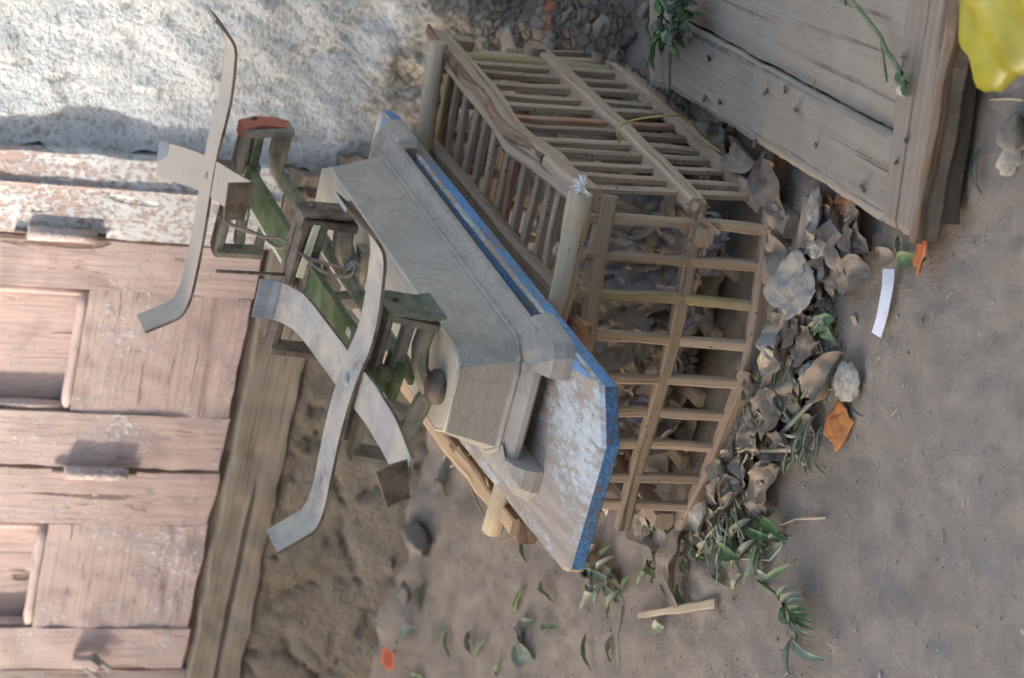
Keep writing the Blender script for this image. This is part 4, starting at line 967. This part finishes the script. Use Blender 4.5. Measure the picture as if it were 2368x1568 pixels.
# green leaves and pods: two ends of each in sight lines
GL = [(1945, 735, 1905, 775, .028, 0, 'star-folded light green leaf, right arm, at the litter edge', .25), (1950, 790, 1920, 735, .022, 0, 'star-folded light green leaf, long arm, at the litter edge', .25),
      (2080, 600, 2148, 603, .026, 0, 'bright green folded leaf below the flat door corner', .4), (2085, 545, 2090, 600, .014, 3, 'grey-green stalk leaf by the flat door corner', .8),
      (2272, 345, 2276, 450, .012, 3, 'straight green stalk on bare ground below the cracked beam', .9), (1832, 830, 1815, 930, .013, 3, 'grey-green pod beside the tan husk', .9),
      (1848, 840, 1838, 915, .012, 2, 'short pale pod next to the grey-green one', .9), (1915, 875, 1875, 935, .016, 3, 'thick green pod pointing at the round crust', .9),
      (1960, 890, 1915, 925, .014, 3, 'green pod just left of the round crust', .9), (1990, 930, 2022, 965, .010, 3, 'thin green pod below the round crust', .9),
      (1905, 960, 1885, 1060, .015, 3, 'green pod, first of a row near the orange peel', .9), (1920, 985, 1912, 1075, .014, 3, 'green pod, second of a row near the orange peel', .9),
      (1880, 990, 1862, 1080, .015, 3, 'green pod of the row, closest to the crate', .9), (1895, 1010, 1875, 1095, .012, 3, 'slim green pod lying over the row of pods', .9),
      (1765, 1190, 1850, 1245, .024, 1, 'long fresh green leaf at the bottom edge of the litter', .45), (1730, 1218, 1800, 1250, .018, 1, 'fresh green leaf crossing the long one', .45),
      (1795, 1245, 1857, 1240, .016, 1, 'fresh green blade pointing away from the litter', .5), (1705, 1190, 1720, 1290, .024, 0, 'upright wilted leaf left of the fresh green blades', .5),
      (1680, 1270, 1735, 1295, .030, 1, 'dark cupped leaf beside the stone', .4), (1640, 1210, 1690, 1240, .022, 2, 'pale wilted leaf at the crate corner', .6),
      (1660, 1250, 1625, 1290, .026, 2, 'crumpled pale leaf left of the crate corner', .6), (1790, 1340, 1862, 1305, .020, 0, 'dull green blade by itself below the litter', .6),
      (1655, 1320, 1695, 1355, .016, 0, 'small green leaf near the pale stick', .5), (1700, 1365, 1725, 1325, .016, 2, 'light green leaf above the sprig', .4),
      (1350, 1310, 1420, 1345, .024, 3, 'grey-green wilted leaf beneath the board tip', .5), (1400, 1350, 1445, 1385, .026, 3, 'wilted leaf below the one at the board tip', .5),
      (1405, 1300, 1450, 1365, .026, 2, 'pale wilted leaf beside the board tip', .5), (1520, 1260, 1560, 1330, .016, 0, 'slim green leaf left of the bent husk', .6),
      (1545, 1330, 1560, 1395, .020, 2, 'pale crumpled leaf by the bent husk', .6), (1480, 1215, 1510, 1260, .026, 2, 'light green leaf at the left crate corner', .3),
      (1210, 1235, 1222, 1298, .014, 0, 'curled green leaf next to the end of the cross stick', .8), (1222, 1355, 1190, 1425, .014, 0, 'dark curled leaf on bare ground left of the board', .9),
      (1258, 1345, 1290, 1393, .013, 0, 'small rolled green leaf on bare ground left of the board', .9), (1035, 1060, 1040, 1150, .018, 3, 'rolled grey-green leaf near the split rail', .8),
      (985, 1350, 978, 1410, .018, 3, 'crinkled grey-green leaf by the step', .7), (935, 1475, 965, 1452, .024, 3, 'flat grey-green leaf near the red card', .3),
      (1015, 1478, 1045, 1448, .012, 0, 'thin green leaf, upper of a crossed pair', .7), (1040, 1455, 1045, 1520, .015, 0, 'thin green leaf, lower of a crossed pair', .7),
      (1093, 1460, 1095, 1515, .016, 3, 'straight grey-green leaf in the bare dust', .7), (1105, 1520, 1135, 1475, .012, 0, 'forked green leaf beside the dry twist', .6),
      (1195, 1490, 1240, 1520, .032, 3, 'broad dull green leaf lying flat in the dust', .2), (1205, 1435, 1213, 1480, .020, 3, 'small leaf above the broad dull green one', .3),
      (1212, 1445, 1245, 1432, .018, 3, 'short leaf pointing up from the broad one', .3), (1255, 1455, 1298, 1448, .013, 0, 'narrow green leaf alone in the dust', .7),
      (1360, 1465, 1372, 1550, .016, 3, 'dark crinkled leaf right of the broad dull ones', .8), (1420, 1470, 1415, 1530, .018, 3, 'shrivelled leaf on a thread of stem', .7),
      (1515, 1455, 1540, 1450, .024, 2, 'yellow-green leaf below the pale stick', .3), (955, 1562, 985, 1568, .016, 0, 'green leaf scrap cut by the photo edge near the red card', .4),
      (1150, 1560, 1160, 1530, .014, 0, 'green leaf tip cut by the photo edge', .4), (1600, 1410, 1570, 1350, .02, 0, 'green shred under the pale stick', .5),
      (1905, 205, 1912, 185, .009, 0, 'bright bit of green pod on the flat door', .8), (1880, 110, 1830, 70, .001, 0, '', .8)]
for x0, y0, x1, y1, w, mi, lb, cu in GL:
    if not lb: continue
    if 'dust' in lb or 'bare ground' in lb or 'step' in lb: w *= 1.45
    on = 'flat door' in lb and 'on the' in lb
    p, q = (G(x0, y0, zp+.004), G(x1, y1, zp+.004)) if on else (g(x0, y0), g(x1, y1))
    if any(k in lb for k in ('pod', 'litter', 'cupped')): p.z += .008; q.z += .014
    leaf('green_pod' if 'pod' in lb else 'green_leaf', p, q, w, m_lg[mi], lb, 'green leaves and pods on the ground', cu, R(.02, .12), 'pod' if 'pod' in lb else 'leaf', twist=R(-.8, .8))
for k in range(56):
    x, y = (R(1490, 1790), R(1190, 1330)) if k < 44 else (R(1380, 1450), R(1280, 1390))
    p = g(x, y); q = p+Vector((R(-.05, .05), R(-.05, .05), R(0, .01)))
    leaf('green_leaf', p, q, R(.010, .024), m_lg[random.choice([2, 2, 3, 0])], 'small wilted leaf among the clippings left of the crate', 'wilted clippings left of the crate', R(.3, .8), R(0, .2), lift=.006)
for k in range(12):
    p = g(R(1780, 1900), R(900, 1110)); q = p+Vector((R(-.06, .06), R(-.06, .06), R(0, .015)))
    leaf('green_pod', p, q, R(.008, .013), m_lg[random.choice([0, 3, 3])], 'small pod among the pods near the orange peel', 'loose pods near the orange peel', .9, .05, 'pod', lift=.01)
# sprig lying alone on the bare ground
sp = thing('leafy_sprig', 'leafy green sprig with fanned leaves, alone on the bare ground', 'sprig', g(1830, 1420))
obj('stem', MB().bar([g(1752, 1345, .006), g(1795, 1375, .012), g(1825, 1420, .012), g(1840, 1470, .008), g(1835, 1500, .006)], .006, .006, kind='round', jit=.2), m_stem, sp)
for x0, y0, x1, y1, w in ((1838, 1475, 1912, 1528, .020), (1838, 1478, 1832, 1562, .018), (1835, 1430, 1890, 1475, .013), (1840, 1425, 1890, 1455, .010), (1838, 1420, 1893, 1440, .010),
                          (1838, 1415, 1888, 1425, .012), (1830, 1410, 1880, 1405, .014), (1822, 1400, 1868, 1385, .014), (1815, 1395, 1862, 1368, .016), (1820, 1400, 1832, 1442, .022), (1805, 1385, 1845, 1350, .012)):
    leaf('leaf', g(x0, y0, .012), g(x1, y1, .022), w, m_lg[random.choice([0, 1, 3])], None, None, .5, .12, parent=sp)
# twigs, sticks, strips
def stickt(name, pts, r, mat, label, cat, grp=None, z=.004):
    tag(obj(name, MB().bar([g(x, y, z) for x, y in pts], r*2, r*1.8, kind='round', jit=.15, step=.02), mat), label, cat, grp)
tag(obj('flat_stick', MB().bar([g(1475, 1423, .009), g(1560, 1410, .010), g(1655, 1395, .009)], .013, .005, jit=.12, taper=(.6, 1.1)), m_straw), 'pale flat splint lying alone left of the crate', 'stick')
stickt('twig', [(1750, 1085), (1800, 1010), (1870, 935), (1895, 905)], .0035, m_lg[3], 'long grey-green twig across the litter', 'twig', z=.02)
stickt('twig', [(1700, 1035), (1780, 1043), (1840, 1040)], .003, m_straw, 'pale straw stalk crossing the long twig', 'twig', z=.02)
stickt('twig', [(1720, 1030), (1770, 1000), (1850, 1012)], .0022, m_straw, 'thin bent stalk above the pale one', 'twig', z=.018)
stickt('twig', [(1790, 1015), (1830, 1040), (1860, 1075)], .0022, m_straw, 'short stalk pointing away from the crate', 'twig', z=.018)
stickt('twig', [(1805, 1213), (1840, 1200), (1910, 1197)], .0018, m_straw, 'thin twig alone below the litter', 'twig')
stickt('twig', [(2290, 230), (2330, 228), (2366, 232)], .002, m_straw, 'dry stalk beside the yellow bag', 'twig')
stickt('twig', [(1690, 1290), (1780, 1295), (1810, 1260), (1800, 1230)], .0018, m_lg[3], 'thin looping stem below the litter', 'twig')
stickt('twig', [(1430, 1540), (1425, 1480), (1440, 1400)], .0014, m_lg[3], 'thread-like stem on the dust left of the crate', 'twig')
stickt('twig', [(1258, 320), (1240, 310)], .002, m_straw, 'short straw under the crate side', 'twig')
sheet('paper_strip', g(2047, 690, .010), .028, .012, 0, m_wpaper, '', 'paper') if False else None
ws = MB().strap(smooth([g(2054, 622, .018), g(2052, 660, .014), g(2045, 700, .016), g(2038, 735, .013), g(2026, 775, .012)]), Vector((.013, .005, .006)), .0010)
tag(obj('paper_strip', ws, m_wpaper), 'narrow white paper strip on the bare ground', 'paper')
sheet('orange_peel', sag(1952, 985, .010), .048, .062, .9, m_orange, 'bright orange dried peel near the row of pods', 'peel', amp=.10, fold=.12, tilt=(.1, .15), frag=.35, thick=.0015)
sheet('orange_peel', sag(2172, 548, .022), .095, .05, 2.75, m_redtop, 'reddish orange curled peel by the end of the cracked beam', 'peel', amp=.22, fold=.22, tilt=(-.05, .35), frag=.4, thick=.0015)
sheet('orange_peel', sag(1815, 380, .015), .025, .020, 1.0, m_orange, 'small orange peel at the flat door edge, farthest back', 'peel', amp=.4, thick=.002)
sheet('orange_peel', sag(1940, 472, .014), .028, .018, .5, m_orange, 'small orange peel on the pale bread slab', 'peel', amp=.4, thick=.002)
sheet('orange_peel', sag(1985, 480, .016), .028, .022, 1.5, m_orange, 'cupped orange peel half under the flat door', 'peel', amp=.5, fold=.8, thick=.002)
# red card with print, carton scrap under the board tip
rc = thing('red_card', 'small red-orange printed card lying in the dust by the step', 'card', g(898, 1523))
c0 = g(898, 1523, .006); e1 = (g(915, 1540)-g(888, 1503)); e1.z = 0; e1.normalize(); e2 = Vector((-e1.y, e1.x, 0))
mb = MB(); mb.prism([c0+e1*a+e2*b for a, b in ((-.017, -.030), (.015, -.032), (.021, .004), (.012, .030), (-.015, .026))], c0.z, c0.z+.0012, .0002); obj('card', mb, m_scrap, rc)
for k in range(3):
    mk = MB()
    for j in range(5):
        a = -.011+j*.0052; b = -.018+k*.014; mk.prism([c0+e1*(a+x)+e2*(b+y) for x, y in ((0, 0), (.0035, 0), (.0035, .008), (0, .008))], c0.z+.0014, c0.z+.0017, .0001)
    obj('print', mk, m_ink, rc)
cs = thing('carton_scrap', 'torn red, yellow and white printed carton under the board tip', 'carton', G(1390, 1190, .02))
q0 = [G(1362, 1232, .02), G(1400, 1190, .03), G(1410, 1150, .12), G(1372, 1180, .10)]
for nm, a, b, mt in (('white_field', 0, .34, m_wpaper), ('red_stripe', .345, .44, m_scrap), ('white_stripe', .445, .6, m_wpaper), ('red_field', .605, .8, m_scrap), ('yellow_field', .805, 1, m_yel)):
    mb = MB().grid(lambda u, v: q0[0].lerp(q0[3], a+(b-a)*v).lerp(q0[1].lerp(q0[2], a+(b-a)*v), u)+Vector((0, .006*math.sin(u*4), 0)), 8, 4); obj(nm, mb, mt, cs)
# yellow string on the crate's side, feather fluff on the stick
ys = MB().bar(smooth([G(1432, 330, .19), G(1428, 300, .20), G(1450, 282, .175), G(1500, 272, .14), G(1545, 268, .11), G(1580, 272, .07), G(1625, 320, .04), G(1665, 352, .03)]), .003, .003, kind='round', step=.02)
tag(obj('yellow_string', ys, m_string), 'thin yellow string tied to the crate side rail', 'string')
fp = G(1347, 432, .333); fb_ = MB()
for k in range(90):
    d = Vector((R(-1, 1), R(-1, 1), R(-.1, 1))).normalized()*R(.008, .019); s0 = d.cross(Vector((R(-1, 1), R(-1, 1), R(-1, 1)))).normalized()*.0007
    b = len(fb_.v); fb_.v += [fp-s0, fp+s0, fp+d+s0*.6, fp+d-s0*.6]; fb_.face((b, b+1, b+2, b+3))
tag(obj('feather_fluff', fb_, m_fluff), 'white down tuft stuck on the end of the front cross stick', 'feather')
# greens on the flat door
bu = thing('herb_bunch', 'bunch of dark green leaves hanging over the back corner of the flat door', 'herbs', G(1560, 30, zp))
for k in range(46):
    x0, y0 = R(1535, 1600), R(-40, 85); z0 = zp+R(.01, .05)
    p = G(x0, y0, z0); q = p+Vector((R(-.05, .01), R(-.045, .03), R(-.02, .02)))
    if q.z < zp+.004: q.z = zp+.004
    leaf('leaf', p, q, R(.016, .028), random.choice([m_darkveg, m_darkveg, m_lg[1]]), None, None, R(.2, .6), R(.05, .2), parent=bu, nu=8, nv=5)
for x0, y0, x1, y1, w in ((1512, 100, 1516, 160, .011), (1530, 60, 1510, 125, .014), (1545, 75, 1535, 130, .014), (1500, 78, 1528, 92, .004), (1525, 95, 1519, 165, .006)):
    leaf('leaf', G(x0, y0, zp+.016), G(x1, y1, zp+.008), w, m_lg[0], None, None, .7, .05, parent=bu)
def on_panel(pts, r, z=.006): return MB().bar([G(x, y, zp+z) for x, y in pts], r*2, r*2, kind='round', jit=.2, step=.012)
ss = thing('herb_sprig', 'bare branching green stem with a pale cut end on the flat door', 'stem', G(2030, 110, zp))
obj('main_stem', on_panel([(1955, -15), (1985, 20), (2012, 55), (2035, 85), (2050, 120), (2072, 150), (2085, 190)], .0030, .010), m_stem, ss)
obj('side_stem', on_panel([(2035, 80), (2042, 130), (2050, 190)], .0018, .006), m_stem, ss)
obj('side_stem', on_panel([(1950, -10), (1955, 12)], .002, .008), m_stem, ss)
obj('cut_end', MB().bar([G(2084, 205, zp+.012), G(2098, 206, zp+.012)], .019, .019, kind='round', jit=.1, step=.006), m_bread, ss)
for x0, y0, x1, y1, w in ((2090, 170, 2118, 178, .016), (2100, 185, 2110, 228, .013), (2085, 160, 2105, 195, .018)):
    leaf('leaf', G(x0, y0, zp+.014), G(x1, y1, zp+.012), w, m_lg[0], None, None, .5, .1, parent=ss)
# nails on the flat door
for x, y in ((2087, 132), (2093, 322), (2075, 372), (1815, 215), (1775, 205), (1885, 340), (1745, 325), (1630, 220), (1640, 140), (1838, 253), (1990, 430), (1665, 240)):
    nb_ = MB().bar([G(x, y, zp+.001), G(x, y, zp+.011)+Vector((R(-.01, .01), R(-.01, .01), 0))], .005, .004, (1, 0, 0), 'round', .2, step=.004); obj('bent_nail', nb_, m_rust, pt)
# yellow plastic bag
bg_ = MB(); bc = G(2462, -225, .09)
bg_.ball(bc, (.215, .148, .11), .20, 1.7, 72, 44)
for v in bg_.v:
    d = v-bc; k = .016*(.5-abs(noise.noise(v*16)))+.014*noise.noise(v*9)+.006*(.4-abs(noise.noise(v*38))); v += d.normalized()*k
    if v.z < .004: v.z = .004
tag(obj('plastic_bag', bg_, m_bag), 'full yellow plastic bag on the ground beside the cracked beam', 'bag')
